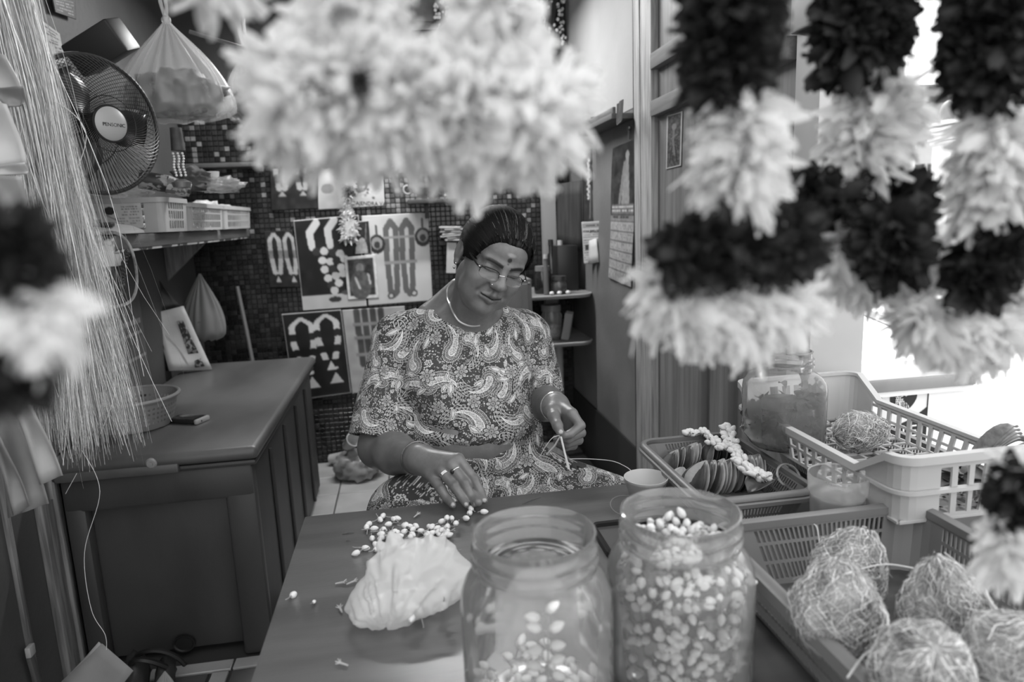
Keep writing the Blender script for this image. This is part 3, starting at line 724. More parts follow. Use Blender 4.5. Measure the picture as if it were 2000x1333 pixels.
def rad_at(p, f):
    x = (p+PI)/(2*PI)*72-.5; y = f+14-.5; i = np.clip(np.floor(x).astype(int), 0, 70); j = np.clip(np.floor(y).astype(int), 0, 26); fx = np.clip(x-i, 0, 1); fy = np.clip(y-j, 0, 1)
    g00, g10, g01, g11 = RG_[i, j], RG_[i+1, j], RG_[i, j+1], RG_[i+1, j+1]; m_ = np.maximum(np.maximum(g00, g10), np.maximum(g01, g11)); g00, g10, g01, g11 = [np.where(g_ < 1, m_-.25, g_) for g_ in (g00, g10, g01, g11)]
    return (g00*(1-fx)+g10*fx)*(1-fy)+(g01*(1-fx)+g11*fx)*fy
rS = rad_at(pp_, fs_)+rng.uniform(-.05, .10, nS)[:, None]; PS_ = HC+SC*(np.einsum('nk,c->nkc', rS*np.sin(pp_), HS)+np.einsum('nk,c->nkc', fs_, HF)+np.einsum('nk,c->nkc', 1.5+rS*np.cos(pp_), HU))
Tn = np.gradient(PS_, axis=1); Sd = np.cross(Tn, PS_-HC); Sd /= np.linalg.norm(Sd, axis=2)[..., None]+1e-9; wS = (.0009*np.sin(np.linspace(.35, PI*.95, kS)))[None, :, None]
VS = np.stack([PS_-Sd*wS*.5, PS_+Sd*wS*.5], 2).reshape(-1, 3); bS = (np.arange(nS)[:, None]*kS+np.arange(kS-1)[None, :]).ravel()*2
gS = np.where(rng.random(nS) < .12*np.exp(-(p0/.5)**2)+.01, rng.uniform(.3, .55, nS), rng.uniform(.05, .12, nS))
hs_ = link('hair_strands', from_arrays(VS, np.stack([bS, bS+1, bS+3, bS+2], 1), col=np.repeat([lin(x) for x in gS], kS*2)), mat('hair', .12, .5), per, True); hs_['kind'] = 'stuff'
mb = MB(); random.seed(8)
for k in range(26):    # loose hairs along the hairline
    s0 = random.uniform(-6, 2); a = (s0, 5.3+random.uniform(-.4, .6), 7.6-abs(s0)*.45); pts = []
    for t in np.linspace(0, 1, 7):
        pts.append(Hd(a[0]+(random.uniform(-.1, .1)-1.6*0+1.3*t if k % 3 else a[0]*0-.6*t), a[1]+2.2*t+.5*math.sin(t*3), a[2]-3.2*t))
    mb.tube(pts, .00028, 4)
mb.build('loose_hairs', mat('hair_dark', .1, .5), per, world=True)
# ------------------------------------------------------------------ tunic
FT = Field((-.18, 1.36, .56), (.62, 1.98, 1.13), .003)
torso(FT, .012, .035)
def sleeve(a, b, r1, r2, cut):
    a = np.array(a); b = np.array(b); u = nrm(b-a); Lc = np.linalg.norm(b-a)*cut
    def fn(P):
        t = np.clip(((P-a)@u)/Lc, 0, 1); q = P-a-((P-a)@u)[..., None]*u
        rad = r1+(r2-r1)*t; qq = np.sqrt((q*q).sum(-1))
        q0 = np.sqrt(((P-a)**2).sum(-1))-r1; return np.where((P-a)@u < 0, q0, np.maximum(qq-rad, (P-a)@u-Lc))
    lo = np.minimum(a, b)-.11; hi = np.maximum(a, b)+.11; FT.op(fn, lo, hi, .03)
    def hole(P):
        q = P-a-((P-a)@u)[..., None]*u; return np.maximum(np.sqrt((q*q).sum(-1))-(r2-.006), Lc-.03-((P-a)@u))
    FT.op(hole, lo, hi, .002, 's')
sleeve(shR+np.array([.004, 0, -.006]), elR+np.array([-.004, 0, .0]), .066, .081, .93); sleeve(shL+np.array([-.004, 0, -.006]), elL, .066, .067, .90)
FT.cone(A3(930, 950, 1.66), A3(1185, 1000, 1.53), .115, .085, .04); FT.cone(A3(900, 960, 1.66), A3(800, 1010, 1.52), .12, .10, .04)
FT.cone(A3(1040, 930, 1.62), A3(1215, 985, 1.50), .07, .055, .04)
# neck opening
nkc = nk+np.array([.002, -.025, .03])
FT.ell(nkc, (.098, .118, .080), None, .004, 's')
FT.ell(nk+np.array([0, 0, .05]), (.085, .10, .08), None, .004, 's')
# creases: belly fold, underarm and drape folds
def groove(pts, r_, k):
    for i in range(len(pts)-1): FT.cone(A3(*pts[i]), A3(*pts[i+1]), r_, r_, k, 's')
groove([(800, 868, 1.60), (835, 880, 1.562), (880, 888, 1.541), (960, 884, 1.540), (1030, 868, 1.562), (1065, 845, 1.61)], .008, .030)
groove([(800, 830, 1.62), (840, 838, 1.585), (890, 846, 1.562)], .004, .022)
groove([(1055, 770, 1.66), (1050, 830, 1.62)], .006, .028)
FT.op(lambda P: P[..., 1]*-1+1.362, (-.3, 1.2, .6), (.8, 1.37, .80), .004, 'i') if False else None
Vt, Qt = FT.mesh(); del FT
Vt = smooth_mesh(Vt, Qt, 2, .5)
# split every quad in four so that the print is fine enough
def split4(V, Q):
    n = len(V); E = np.sort(np.concatenate([Q[:, [0, 1]], Q[:, [1, 2]], Q[:, [2, 3]], Q[:, [3, 0]]]), 1)
    key = E[:, 0].astype(np.int64)*n+E[:, 1]; uk, inv = np.unique(key, return_inverse=True)
    ev = (V[uk//n]+V[uk % n])*.5; inv = inv.reshape(4, -1)+n; fc = n+len(uk)+np.arange(len(Q)); fv = V[Q].mean(1)
    q = [np.stack([Q[:, i], inv[i], fc, inv[i-1]], 1) for i in range(4)]
    return np.concatenate([V, ev, fv]), np.concatenate(q)
Vt, Qt = split4(Vt, Qt)
dd = .0045*vnoise(Vt*np.array([1, 1, .6]), 15, 3)-.005*np.abs(vnoise(Vt*np.array([1.2, 1, .5])+.3*Vt[:, [2, 0, 1]], 11, 8))+.0015*vnoise(Vt, 34, 6); dd = np.maximum(dd, -.0045)
cen = np.array([.17, 1.80, 0]); nn = Vt-cen; nn[:, 2] = 0; nn /= np.linalg.norm(nn, axis=1)[:, None]+1e-9
Vt = Vt+nn*dd[:, None]
# paisley print: a repeat drawn once in numpy and looked up per vertex
def paisley_tile(N=900, size=.25):
    rng = np.random.default_rng(5); yy, xx = np.mgrid[0:N, 0:N]; X = (xx/N*size).astype(np.float32); Y = (yy/N*size).astype(np.float32)
    G = np.full((N, N), .27, np.float32)
    def stamp(cx, cy, R0, fn):
        n = int(R0/size*N)+2; i = (np.arange(int(cx/size*N)-n, int(cx/size*N)+n+1)); j = (np.arange(int(cy/size*N)-n, int(cy/size*N)+n+1))
        dx, dy = np.meshgrid(i/N*size-cx, j/N*size-cy); ix = np.ix_(j % N, i % N); G[ix] = fn(dx, dy, G[ix])
    for _ in range(2600):   # tiny sprigs
        r_ = rng.uniform(.0005, .0012); c_ = rng.choice([.68, .76, .6]); st_ = rng.uniform(.5, 2.2); ro = rng.uniform(0, 3.1)
        stamp(*(rng.random(2)*size), .004, lambda dx, dy, g_: np.where(((dx*math.cos(ro)+dy*math.sin(ro))/st_)**2+((dy*math.cos(ro)-dx*math.sin(ro)))**2 < r_*r_, c_, g_))
    for _ in range(150):    # ringed blossoms
        R0 = rng.uniform(.0032, .0058); k = rng.choice([5, 6, 7]); c_ = rng.choice([.48, .6, .68])
        def fb(dx, dy, g_):
            d = np.hypot(dx, dy); a = np.arctan2(dy, dx); rr = R0*(1+.2*np.cos(a*k))
            g_ = np.where(d < rr+.0009, .14, g_); g_ = np.where(d < rr, c_, g_); g_ = np.where(d < R0*.5, .2, g_); return np.where(d < R0*.25, .66, g_)
        stamp(*(rng.random(2)*size), R0*1.4, fb)
    pais = [(.03, .05, .4, 1, 1.7), (.10, .03, 2.4, -1, 1.5), (.165, .06, 1.2, 1, 1.75), (.225, .03, -.5, -1, 1.5), (.055, .13, 3.6, -1, 1.7), (.125, .115, 5.2, 1, 1.6), (.205, .13, 2.0, 1, 1.7),
            (.03, .205, 1.0, 1, 1.5), (.105, .195, 2.9, 1, 1.75), (.17, .205, .2, -1, 1.6), (.235, .205, 4.2, -1, 1.5)]
    for (cx, cy, rot, sg, sc) in pais:
        def fp(dx, dy, g_):
            u = (dx*math.cos(rot)+dy*math.sin(rot))/sc; v = (-dx*math.sin(rot)+dy*math.cos(rot))*sg/sc
            D = np.full(u.shape, 1.0)
            for t in np.linspace(0, 1, 40):
                an = -.3+2.7*t; px_ = .022*math.sin(an)-.008; py_ = .022*(1-math.cos(an))-.014; r_ = .0080*(1-t)**.75+.0005
                D = np.minimum(D, np.hypot(u-px_, v-py_)-r_)
            ang = np.arctan2(v+.012, u+.008); sc_ = .5+.5*np.cos(ang*44)
            for (lim, c_) in ((.0046, .13), (.0040, .68)): g_ = np.where(D < lim-(.0006*(1-sc_) if lim == .004 else 0), c_, g_)
            g_ = np.where(D < .0028, .14, g_); g_ = np.where((D < .0024) & (D > .0006) & (sc_ > .35), .52, g_); g_ = np.where(D < .0002, .70, g_); g_ = np.where(D < -.0006, .14, g_)
            g_ = np.where((D < -.0012) & (sc_ > .25), .6, g_); g_ = np.where(D < -.0026, .14, g_); g_ = np.where(D < -.0032, .74, g_); g_ = np.where((D < -.0044) & (np.cos(ang*90) > .3), .36, g_); return g_
        stamp(cx, cy, .044*sc, fp)
    for _ in range(26):    # scalloped leaves
        ro = rng.uniform(0, 6.28); Lf = rng.uniform(.010, .017)
        def fl2(dx, dy, g_):
            u = dx*math.cos(ro)+dy*math.sin(ro); v = dy*math.cos(ro)-dx*math.sin(ro)+.15*u*u/Lf; e = np.abs(v)-.36*Lf*np.clip(1-(u/Lf)**2, 0, 1); ok = np.abs(u) < Lf
            g_ = np.where(ok & (e < .0014), .13, g_); g_ = np.where(ok & (e < .0008+.0004*np.cos(u*2600)), .70, g_); g_ = np.where(ok & (e < -.0012), .15, g_); return np.where(ok & (e < -.0022), .72, g_)
        stamp(*(rng.random(2)*size), Lf*1.25, fl2)
    for (cx, cy, rot) in [(.065, .085, .1), (.135, .06, .5), (.005, .105, .3), (.175, .105, .0), (.20, .08, .2), (.09, .155, .4), (.155, .16, .1), (.225, .17, .3), (.065, .225, .2), (.135, .235, .6), (.20, .235, .1), (.07, .02, .4), (.015, .16, .1)]:
        def fd(dx, dy, g_):
            d = np.hypot(dx, dy); a = np.arctan2(dy, dx)+rot; pet = .0150*(.60+.40*np.abs(np.cos(a*4)))
            g_ = np.where(d < pet+.0020, .12, g_); g_ = np.where((d < pet) & (np.abs(np.cos(a*4)) > .30), .60, g_); g_ = np.where((d < pet*.75) & (np.abs(np.cos(a*4)) > .75), .50, g_)
            g_ = np.where(d < .0054, .13, g_); g_ = np.where(d < .0046, .50, g_); return np.where(d < .0014, .15, g_)
        stamp(cx, cy, .018, fd)
    return G, size
PG, PS = paisley_tile()
def sample(u, v):
    N = PG.shape[0]; x = (u/PS*N) % N; y = (v/PS*N) % N; i = x.astype(int) % N; j = y.astype(int) % N; fx = x-np.floor(x); fy = y-np.floor(y)
    i2, j2 = (i+1) % N, (j+1) % N
    return (PG[j, i]*(1-fx)+PG[j, i2]*fx)*(1-fy)+(PG[j2, i]*(1-fx)+PG[j2, i2]*fx)*fy
def axis_d(a, b):
    u = nrm(b-a); t = (Vt-a)@u; q = Vt-a-t[:, None]*u; return np.linalg.norm(q, axis=1), t, q
ang = np.arctan2(Vt[:, 0]-.17, 1.86-Vt[:, 1]); uu = ang*.24; vv = Vt[:, 2]+.12*(1.6-Vt[:, 1])
lap = Vt[:, 2] < belly[2]-.06
uu = np.where(lap, Vt[:, 0]*1.0+.03, uu); vv = np.where(lap, Vt[:, 2]*.9+(Vt[:, 1]-1.7)*.9+.05, vv)
for (a, b, R0) in ((shR, elR, .095), (shL, elL, .078)):
    dA, tA, qA = axis_d(a, b); on = (dA < R0) & (tA > .045) & ((Vt[:, 0] < shR[0]+.055) if a is shR else (Vt[:, 0] > shL[0]-.03))
    an = np.arctan2(qA[:, 0], -qA[:, 1]); uu = np.where(on, an*.078+.4, uu); vv = np.where(on, -tA+.33, vv)
Gt = sample(uu, vv)
Gt = np.clip(np.where(Gt > .45, Gt*1.14, Gt), .1, .88)
gl = np.where(Gt <= .04045, Gt/12.92, ((Gt+.055)/1.055)**2.4)
link('tunic', from_arrays(Vt, Qt, col=gl), mat('printed_cotton', .5, .75, attr='Col', spec=.2, bump=.1, bscale=900), per, True)
# ================================================================== hanging garlands near the opening
def petal_cloud(rng, pts, rad, n, plen, pw, tone, curl=.35, droop=.25, open_=.55):
    """n petals on the surface of a rope (pts, rad), standing out and bent; returns verts, quads, colours"""
    pts = np.asarray(pts, float); m = len(pts); t = rng.random(n)*(m-1.0001); i = t.astype(int); f = (t-i)[:, None]
    c = pts[i]*(1-f)+pts[i+1]*f; R = np.asarray(rad, float); rr = R[i]*(1-f[:, 0])+R[i+1]*f[:, 0]
    ax = pts[i+1]-pts[i]; ax /= np.linalg.norm(ax, axis=1)[:, None]
    # ends of the rope get petals pointing along the axis too
    d = rng.normal(size=(n, 3)); d -= ax*(d*ax).sum(1)[:, None]; d /= np.linalg.norm(d, axis=1)[:, None]
    endw = np.where(t < .5, -(1-t/.5), np.where(t > m-1.5, (t-(m-1.5))/.5, 0))
    d = d+ax*(endw*rng.random(n)*1.3)[:, None]+ax*rng.normal(0, .35, n)[:, None]; d += rng.normal(0, .28, (n, 3)); d /= np.linalg.norm(d, axis=1)[:, None]
    up = rng.normal(size=(n, 3)); side = np.cross(d, up); side /= np.linalg.norm(side, axis=1)[:, None]; nv = np.cross(side, d)
    base = c+d*(rr*rng.uniform(.15, .62, n))[:, None]; L = plen*rng.uniform(.6, 1.25, n); W = pw*rng.uniform(.7, 1.25, n); cu = rng.normal(0, curl, n)
    K = 5; V = []; prof = [.4, .85, 1.0, .9, .38]
    for k in range(K):
        s_ = k/(K-1); cen = base+d*(L*s_)[:, None]+nv*(L*cu*s_*s_)[:, None]; cen[:, 2] -= droop*L*s_*s_
        for q in (-1, 0, 1): V.append(cen+side*(W*prof[k]*q*.5)[:, None]-nv*(W*.22*(1-abs(q)))[:, None])
    V = np.stack(V, 1); idx = np.arange(n)[:, None]*15; Q = []
    for k in range(K-1):
        for q in (0, 1): Q.append(idx+np.array([k*3+q, k*3+q+1, k*3+q+4, k*3+q+3]))
    col = np.repeat(np.clip(tone*(1+rng.normal(0, .10, n)), .02, .95), 15)
    return V.reshape(-1, 3), np.concatenate(Q), col
wp_m = mat('petal_white', .97, .6, attr='Col', transl=.55, spec=.2); dp_m = mat('petal_dark', .2, .6, attr='Col', transl=.2, spec=.3)
def section(parent, name, pts, rad, n, plen, pw, tone, seed, m, core=.5, **kw):
    rng = np.random.default_rng(seed); V, Q, c = petal_cloud(rng, pts, rad, n, plen, pw, tone, **kw)
    o = link(name, from_arrays(V, Q, col=[lin(x) for x in c]), m, parent, True); o['kind'] = 'stuff'
    if core: MB().tube(spline(pts, 6), [r_*core for r_ in np.interp(np.linspace(0, 1, (len(pts)-1)*6+1), np.linspace(0, 1, len(rad)), rad)], 12).build('core', mat('core_%.2f' % tone, tone*.9, .8), o, world=True)
    return o
def gp(pxs, Y): return [aty(x, y, Y) for x, y in pxs]
PXM = lambda Y: Y/FPX      # metres per pixel at depth Y
# big white garland
Y0 = .40
g1 = thing('flower_garland', 'big fluffy white flower garland hanging in a horizontal swag above the person', 'garland', aty(800, 200, Y0))
u_ = PXM(Y0)
section(g1, 'white_swag', gp([(565, 185), (640, 185), (740, 180), (840, 195), (950, 200), (1065, 210)], Y0), [78*u_, 100*u_, 92*u_, 82*u_, 100*u_, 100*u_], 2400, .025, .0105, .97, 1, wp_m, droop=.1)
section(g1, 'white_strand', gp([(640, 100), (680, 30), (700, -70)], Y0), [70*u_, 72*u_, 68*u_], 560, .022, .010, .97, 2, wp_m)
section(g1, 'white_strand', gp([(990, 115), (965, 40), (955, -70)], Y0), [50*u_, 52*u_, 50*u_], 420, .020, .010, .97, 3, wp_m)
section(g1, 'loose_fringe', gp([(600, 235), (720, 240), (840, 245), (960, 262), (1030, 255)], Y0+.015), [45*u_, 48*u_, 50*u_, 62*u_, 52*u_], 520, .023, .0105, .95, 4, wp_m, droop=.3)
section(g1, 'white_strand', gp([(395, -35), (415, -50), (430, -80)], Y0), [30*u_, 42*u_, 40*u_], 150, .018, .008, .9, 5, wp_m)
section(g1, 'dark_gap_petals', gp([(700, 150), (706, 162)], Y0-.034), [9*u_, 9*u_], 40, .006, .005, .25, 6, dp_m)  # dark petals put in to read as a hole in the swag
section(g1, 'dark_gap_petals', gp([(612, 160), (622, 172)], Y0-.030), [11*u_, 9*u_], 40, .006, .005, .4, 7, dp_m)  # second hole in the swag, likewise done with dark petals
# garlands on the right: dark and white bands
def banded(label, Y, bands, seed, group='banded garlands at the open front'):
    t = thing('flower_garland', label, 'garland', aty(*bands[0][1][0], Y), group=None); u_ = PXM(Y)
    for i, (kind, pts, rad, n, *o) in enumerate(bands):
        dz = o[0] if o else 0
        section(t, 'white_band' if kind == 'w' else 'dark_band', gp(pts, Y+dz), [r_*u_ for r_ in rad], int(n*1.2), .031*Y/.6 if kind == 'w' else .024*Y/.6, .0125*Y/.6 if kind == 'w' else .016*Y/.6, .95 if kind == 'w' else .17, seed+i, wp_m if kind == 'w' else dp_m, core=.55 if kind == 'd' else .35, droop=.35 if kind == 'w' else .1)
    return t
banded('dark and white banded garland hanging beside the grey timber panel', .41, [
    ('d', [(1425, -60), (1425, 20), (1430, 95), (1420, 150)], [90, 95, 90, 70], 1100), ('w', [(1450, 215), (1450, 300), (1440, 370)], [62, 66, 62], 420),
    ('d', [(1330, 500), (1400, 480), (1480, 480), (1560, 470)], [52, 70, 68, 50], 900), ('w', [(1290, 560), (1370, 590), (1450, 600), (1540, 580)], [55, 85, 85, 62], 1000, .02)], 20)
banded('dark and white banded garland hanging above the jar of dried petals', .53, [
    ('d', [(1690, -50), (1690, 20), (1680, 75), (1660, 115)], [92, 95, 85, 55], 1000), ('w', [(1720, 180), (1700, 240), (1680, 310)], [62, 68, 62], 420),
    ('d', [(1590, 385), (1680, 378), (1775, 395)], [48, 50, 38], 620), ('w', [(1640, 470), (1710, 500), (1790, 480)], [66, 80, 66], 640), ('d', [(1740, 430), (1745, 480), (1740, 520)], [34, 42, 28], 300, -.05),
    ('w', [(1600, 420), (1530, 415), (1480, 420)], [40, 48, 40], 260, .03)], 40)
banded('dark and white banded garland hanging over the paved outdoor side', .46, [
    ('d', [(1930, -30), (1935, 60), (1930, 150)], [88, 92, 75], 900), ('w', [(1950, 240), (1950, 320), (1940, 390)], [64, 68, 60], 420),
    ('d', [(1985, 440), (1935, 500), (1900, 560)], [50, 52, 40], 640), ('w', [(1800, 620), (1880, 640), (1970, 630)], [44, 56, 66], 640, .02), ('w', [(1985, 500), (2010, 560)], [50, 55], 200, .03)], 60)
banded('small dark and white garland end hanging beside the coconut basket', .38, [
    ('d', [(1985, 930), (1990, 985), (2000, 1020)], [38, 46, 40], 260), ('w', [(1975, 1040), (1965, 1070), (1985, 1100)], [32, 40, 36], 170), ('w', [(1990, 925), (2010, 915)], [30, 36], 70)], 80)
banded('blurred dark and white garland end hanging beside the raffia bundle', .27, [
    ('d', [(10, 440), (20, 500), (40, 540)], [52, 60, 40], 300), ('w', [(10, 590), (50, 610), (95, 625)], [52, 48, 28], 320), ('d', [(-5, 690), (20, 715), (25, 750)], [48, 52, 34], 260)], 90)
# ================================================================== small things on the table
random.seed(11)
bud_w = mat('bud_white', .93, .5, transl=.2); stem_m = mat('stem_green_grey', .55, .6)
def bud_mesh(L=.0145, R=.0046, stem=.016, seed=0):
    rnd = random.Random(seed); mb = MB()
    mb.lathe([(0, L), (R*.35, L*.93), (R*.8, L*.72), (R, L*.45), (R*.8, L*.18), (R*.35, .001), (0, 0)], seg=8); nf = len(mb.f)
    p = [(0, 0, .001)]; x = y = 0
    for k in range(1, 5):
        x += rnd.uniform(-.0015, .0015); y += rnd.uniform(-.0015, .0015); p.append((x, y, -stem*k/4))
    mb.tube(p, [.0014, .0009, .0008, .0008, .0010], 5)
    for k in range(4):
        a = k*PI/2; mb.tube([(0, 0, 0), (.0022*math.cos(a), .0022*math.sin(a), .002), (.0028*math.cos(a), .0028*math.sin(a), .0045)], [.0007, .0006, .0003], 4)
    me = bpy.data.meshes.new('bud'); me.from_pydata(np.concatenate(mb.v).tolist(), [], mb.f); me.update(); me.shade_smooth()
    me.materials.append(bud_w); me.materials.append(stem_m)
    me.polygons.foreach_set('material_index', [0 if i < nf else 1 for i in range(len(mb.f))]); return me
BUD = [bud_mesh(.0155, .0052, .015, 1), bud_mesh(.0145, .0050, .009, 2), bud_mesh(.0165, .0054, .004, 3)]
def bud(loc, rot, k=0, s=1, label=None, group=None, parent=None, name='flower_bud'):
    o = bpy.data.objects.new(name, BUD[k]); COL.objects.link(o); o.location = loc; o.rotation_euler = rot; o.scale = (s, s, s)
    if parent is not None: o.parent = parent
    else: tag(o, label, 'flower bud', group)
    return o
rr = lambda: (random.uniform(0, 2*PI), random.uniform(0, 2*PI), random.uniform(0, 2*PI))
flat_rot = lambda: (PI/2+random.uniform(-.25, .25), 0, random.uniform(0, 2*PI))
# buds in the packed jar
n = 0
while n < 105:
    a = random.uniform(-PI*.98, PI*.02)+random.uniform(-.2, .2); z = random.uniform(.012, .170); rmax = .0795 if z < .14 else .0795-(z-.14)*.35
    r_ = rmax*random.uniform(.86, .985)
    bud((j2[0]+r_*math.cos(a), j2[1]+r_*math.sin(a), j2[2]+z), rr(), random.choice((1, 2)), 1.0, 'white flower bud packed in the full jar', 'buds in the full jar'); n += 1
for k in range(36):
    a = random.uniform(0, 2*PI); r_ = .060*math.sqrt(random.random())
    bud((j2[0]+r_*math.cos(a), j2[1]+r_*math.sin(a), j2[2]+.172+random.uniform(0, .022)+.012*(k % 9 == 0)), rr(), k % 3, 1.0, 'white flower bud packed in the full jar', 'buds in the full jar')
fm = MB().lathe([(0, .004), (.065, .006), (.069, .03), (.069, .135), (.060, .160), (.055, .172), (0, .176)], seg=20).build('bud_mass', mat('bud_mass', .50, .6, .22, scale=55, detail=2, lo=.45, hi=.55, bump=.8, bscale=70))  # core coloured dark and mottled as the shaded gaps between buds
fm.location = j2
Vx = []; Fx = []; mx_ = []; nx_ = 0
for k in range(330):
    me_ = BUD[1+k % 2]; co = np.array([v.co[:] for v in me_.vertices]); top_ = k % 4 == 0
    a = random.uniform(0, 2*PI); z = .172+random.uniform(0, .018) if top_ else random.uniform(.012, .168); rmax = .060*math.sqrt(random.random()) if top_ else (.078 if z < .14 else .078-(z-.14)*.4)*random.uniform(.84, .95)
    R_ = np.array(Euler(rr()).to_matrix()); Vx.append(co@R_.T+np.array([j2[0]+rmax*math.cos(a), j2[1]+rmax*math.sin(a), j2[2]+z]))
    for p_ in me_.polygons: Fx.append([i+nx_ for i in p_.vertices]); mx_.append(p_.material_index)
    nx_ += len(co)
me_ = from_arrays(np.concatenate(Vx), Fx); me_.materials.append(bud_w); me_.materials.append(stem_m); me_.polygons.foreach_set('material_index', mx_)
tag(link('bud_filling', me_), 'white buds crowded deeper inside the full jar', 'flower buds', kind='stuff')
tag(fm, 'mottled core inside the bud filling, shade between buds put in its colour', 'flower buds', kind='stuff')
# buds at the bottom of the other jar, a sprig stuck on its wall
for k in range(46):
    a = random.uniform(0, 2*PI); r_ = .074*math.sqrt(random.random()); z = .010+random.uniform(0, .034)*(1-(r_/.085)**2)+.008
    bud((j1[0]+r_*math.cos(a), j1[1]+r_*math.sin(a), j1[2]+z+.012*random.random()), rr(), k % 3, 1.05, 'white flower bud lying at the bottom of the near-empty jar', 'buds in the near-empty jar')
sp = thing('bud_sprig', 'sprig of white buds standing up inside the near-empty jar', 'sprig', (j1[0]-.004, j1[1]-.066, j1[2]+.062))
MB().tube([(0, 0, -.02), (.002, -.006, .05), (.003, -.008, .088), (.004, -.004, .102)], .0011, 5).build('stem', stem_m, sp)
for (x, z, ry) in ((-.012, .083, -1.2), (.013, .080, 1.1), (-.010, .060, -1.7), (.011, .062, 1.6), (-.016, .040, -1.4), (.010, .042, 1.3), (.016, .031, 2.2), (.004, .102, .9), (-.014, .096, -1.3)):
    bud((x*.35, -.008, z), (0, ry, 0), 2, 1.1, parent=sp, name='bud')
# heap of buds on the table
lab = 'white flower bud in the loose heap behind the white plastic bag'
for k in range(60):
    px = random.gauss(775, 40); py = random.gauss(1052, 22)
    if not (700 < px < 895): continue
    py = min(max(py, 1012), 1095); h = max(0, 1-math.hypot((px-770)/60, (py-1050)/30))
    p = atz(px, py, TZ+.005+random.random()*.018*h); bud(p, flat_rot(), 0 if k % 3 else 1, 1.08, lab, 'buds heaped on the table')
for k in range(16):
    p = atz(random.gauss(868, 14), random.gauss(1030, 9), TZ+.005+random.random()*.010); bud(p, flat_rot(), k % 2, 1.08, 'white flower bud in the small cluster beside the heap', 'small bud cluster')
for (px, py) in ((905, 1012), (915, 1005), (924, 998), (937, 1000)): bud(atz(px, py, TZ+.006), flat_rot(), 2, 1.1, 'white flower bud lying just under the fingertips', 'buds under the fingertips')
for (px, py, lb) in ((568, 1166, 'single white bud lying alone near the table corner'), (611, 1178, 'tiny pale flower scrap near the single bud')): bud(atz(px, py, TZ+.005), (PI/2+.2, 0, 2.8), 0 if px < 600 else 1, 1.1 if px < 600 else .6, lb)
for (px, py, rz) in ((655, 1142, 0), (677, 1143, .4), (668, 1198, 1.9), (680, 1302, 2.6), (808, 1012, .9)):
    c = atz(px, py, TZ+.002); mb = MB(); mb.tube([(0, 0, .001), (.012*math.cos(rz), .012*math.sin(rz), .002)], [.0012, .0018], 5)
    for q in range(5):
        a = rz+(q-2)*.45; mb.tube([(.012*math.cos(rz), .012*math.sin(rz), .002), (.012*math.cos(rz)+.007*math.cos(a), .012*math.sin(rz)+.007*math.sin(a), .003+.002*(q % 2))], [.0011, .0006], 4)
    o = mb.build('flower_stalk', mat('stalk', .66, .6)); o.location = c; tag(o, 'small pale flower stalk with split sepals lying on the table', 'stalk', 'loose stalks on the table')
for (px, py, L, rz) in ((668, 1044, .022, .1), (676, 1057, .008, 0), (722, 1047, .016, .1), (1020, 985, .05, .5)):
    o = MB().tube([(0, 0, 0), (L*.5*math.cos(rz), L*.5*math.sin(rz), .001), (L*math.cos(rz), L*math.sin(rz), 0)], [.0008, .0012, .0006], 5, flat=.6).build('leaf_scrap', mat('scrap', .3, .6)); o.location = atz(px, py, TZ+.0012)
    tag(o, 'thin dark leaf scrap lying on the steel table', 'scrap', 'leaf scraps on the table')

# ------------------------------------------------------------------ white plastic bag of buds
bc = atz(806, 1195, TZ); FBG = Field(bc+np.array([-.14, -.13, -.01]), bc+np.array([.17, .16, .20]), .003)
B = lambda x, y, z: bc+np.array([x, y, z])
FBG.ell(B(-.012, .0, .032), (.074, .058, .034), None, .03); FBG.ell(B(.035, .02, .038), (.062, .055, .038), None, .03); FBG.ell(B(-.052, -.012, .024), (.036, .042, .024), None, .03)
FBG.ell(B(-.018, .03, .066), (.050, .032, .028), None, .025); FBG.ell(B(.025, .04, .070), (.046, .034, .030), None, .025)
FBG.chain([B(-.020, .04, .085), B(-.024, .046, .103), B(-.030, .05, .118)], [.016, .010, .004], .014); FBG.chain([B(-.045, .035, .07), B(-.049, .042, .095), B(-.046, .046, .112)], [.008, .004, .003], .010)
FBG.op(lambda P: (bc[2]+.002-P[..., 2]), bc-.2, bc+.2, .004, 'i')
V_, Q_ = FBG.mesh(); del FBG
ctr = B(.0, .02, .05); nn_ = V_-ctr; nn_ /= np.linalg.norm(nn_, axis=1)[:, None]
az = np.arctan2(V_[:, 0]-B(-.04, 0, 0)[0], V_[:, 2]-bc[2]); cre = np.abs(vnoise(np.stack([az*7, V_[:, 1]*9, az*0], 1), 1, 3)); low = np.clip((.075-(V_[:, 2]-bc[2]))/.05, 0, 1)
V_ = V_+nn_*(-.010*cre*(1-low*.5)+.0040*vnoise(V_, 85, 2)*low+.006*vnoise(V_, 30, 7)-.004*np.abs(vnoise(V_, 45, 11)))[:, None]; V_[:, 2] = np.maximum(V_[:, 2], bc[2]+.001)
bagm = mat('white_bag_film', .93, .3, alpha=.62, transl=.4, spec=.8, bump=1.0, bscale=24)
bgt = thing('plastic_bag', 'white translucent plastic bag of buds lying on the steel table', 'bag', bc)
link('bag_film', from_arrays(V_, Q_), bagm, bgt, True)
for k in range(20):
    bud(bc+np.array([random.uniform(-.06, .05), random.uniform(-.045, .02), random.uniform(.010, .045)]), rr(), k % 3, 1.1, 'white flower bud inside the white plastic bag', 'buds in the plastic bag')

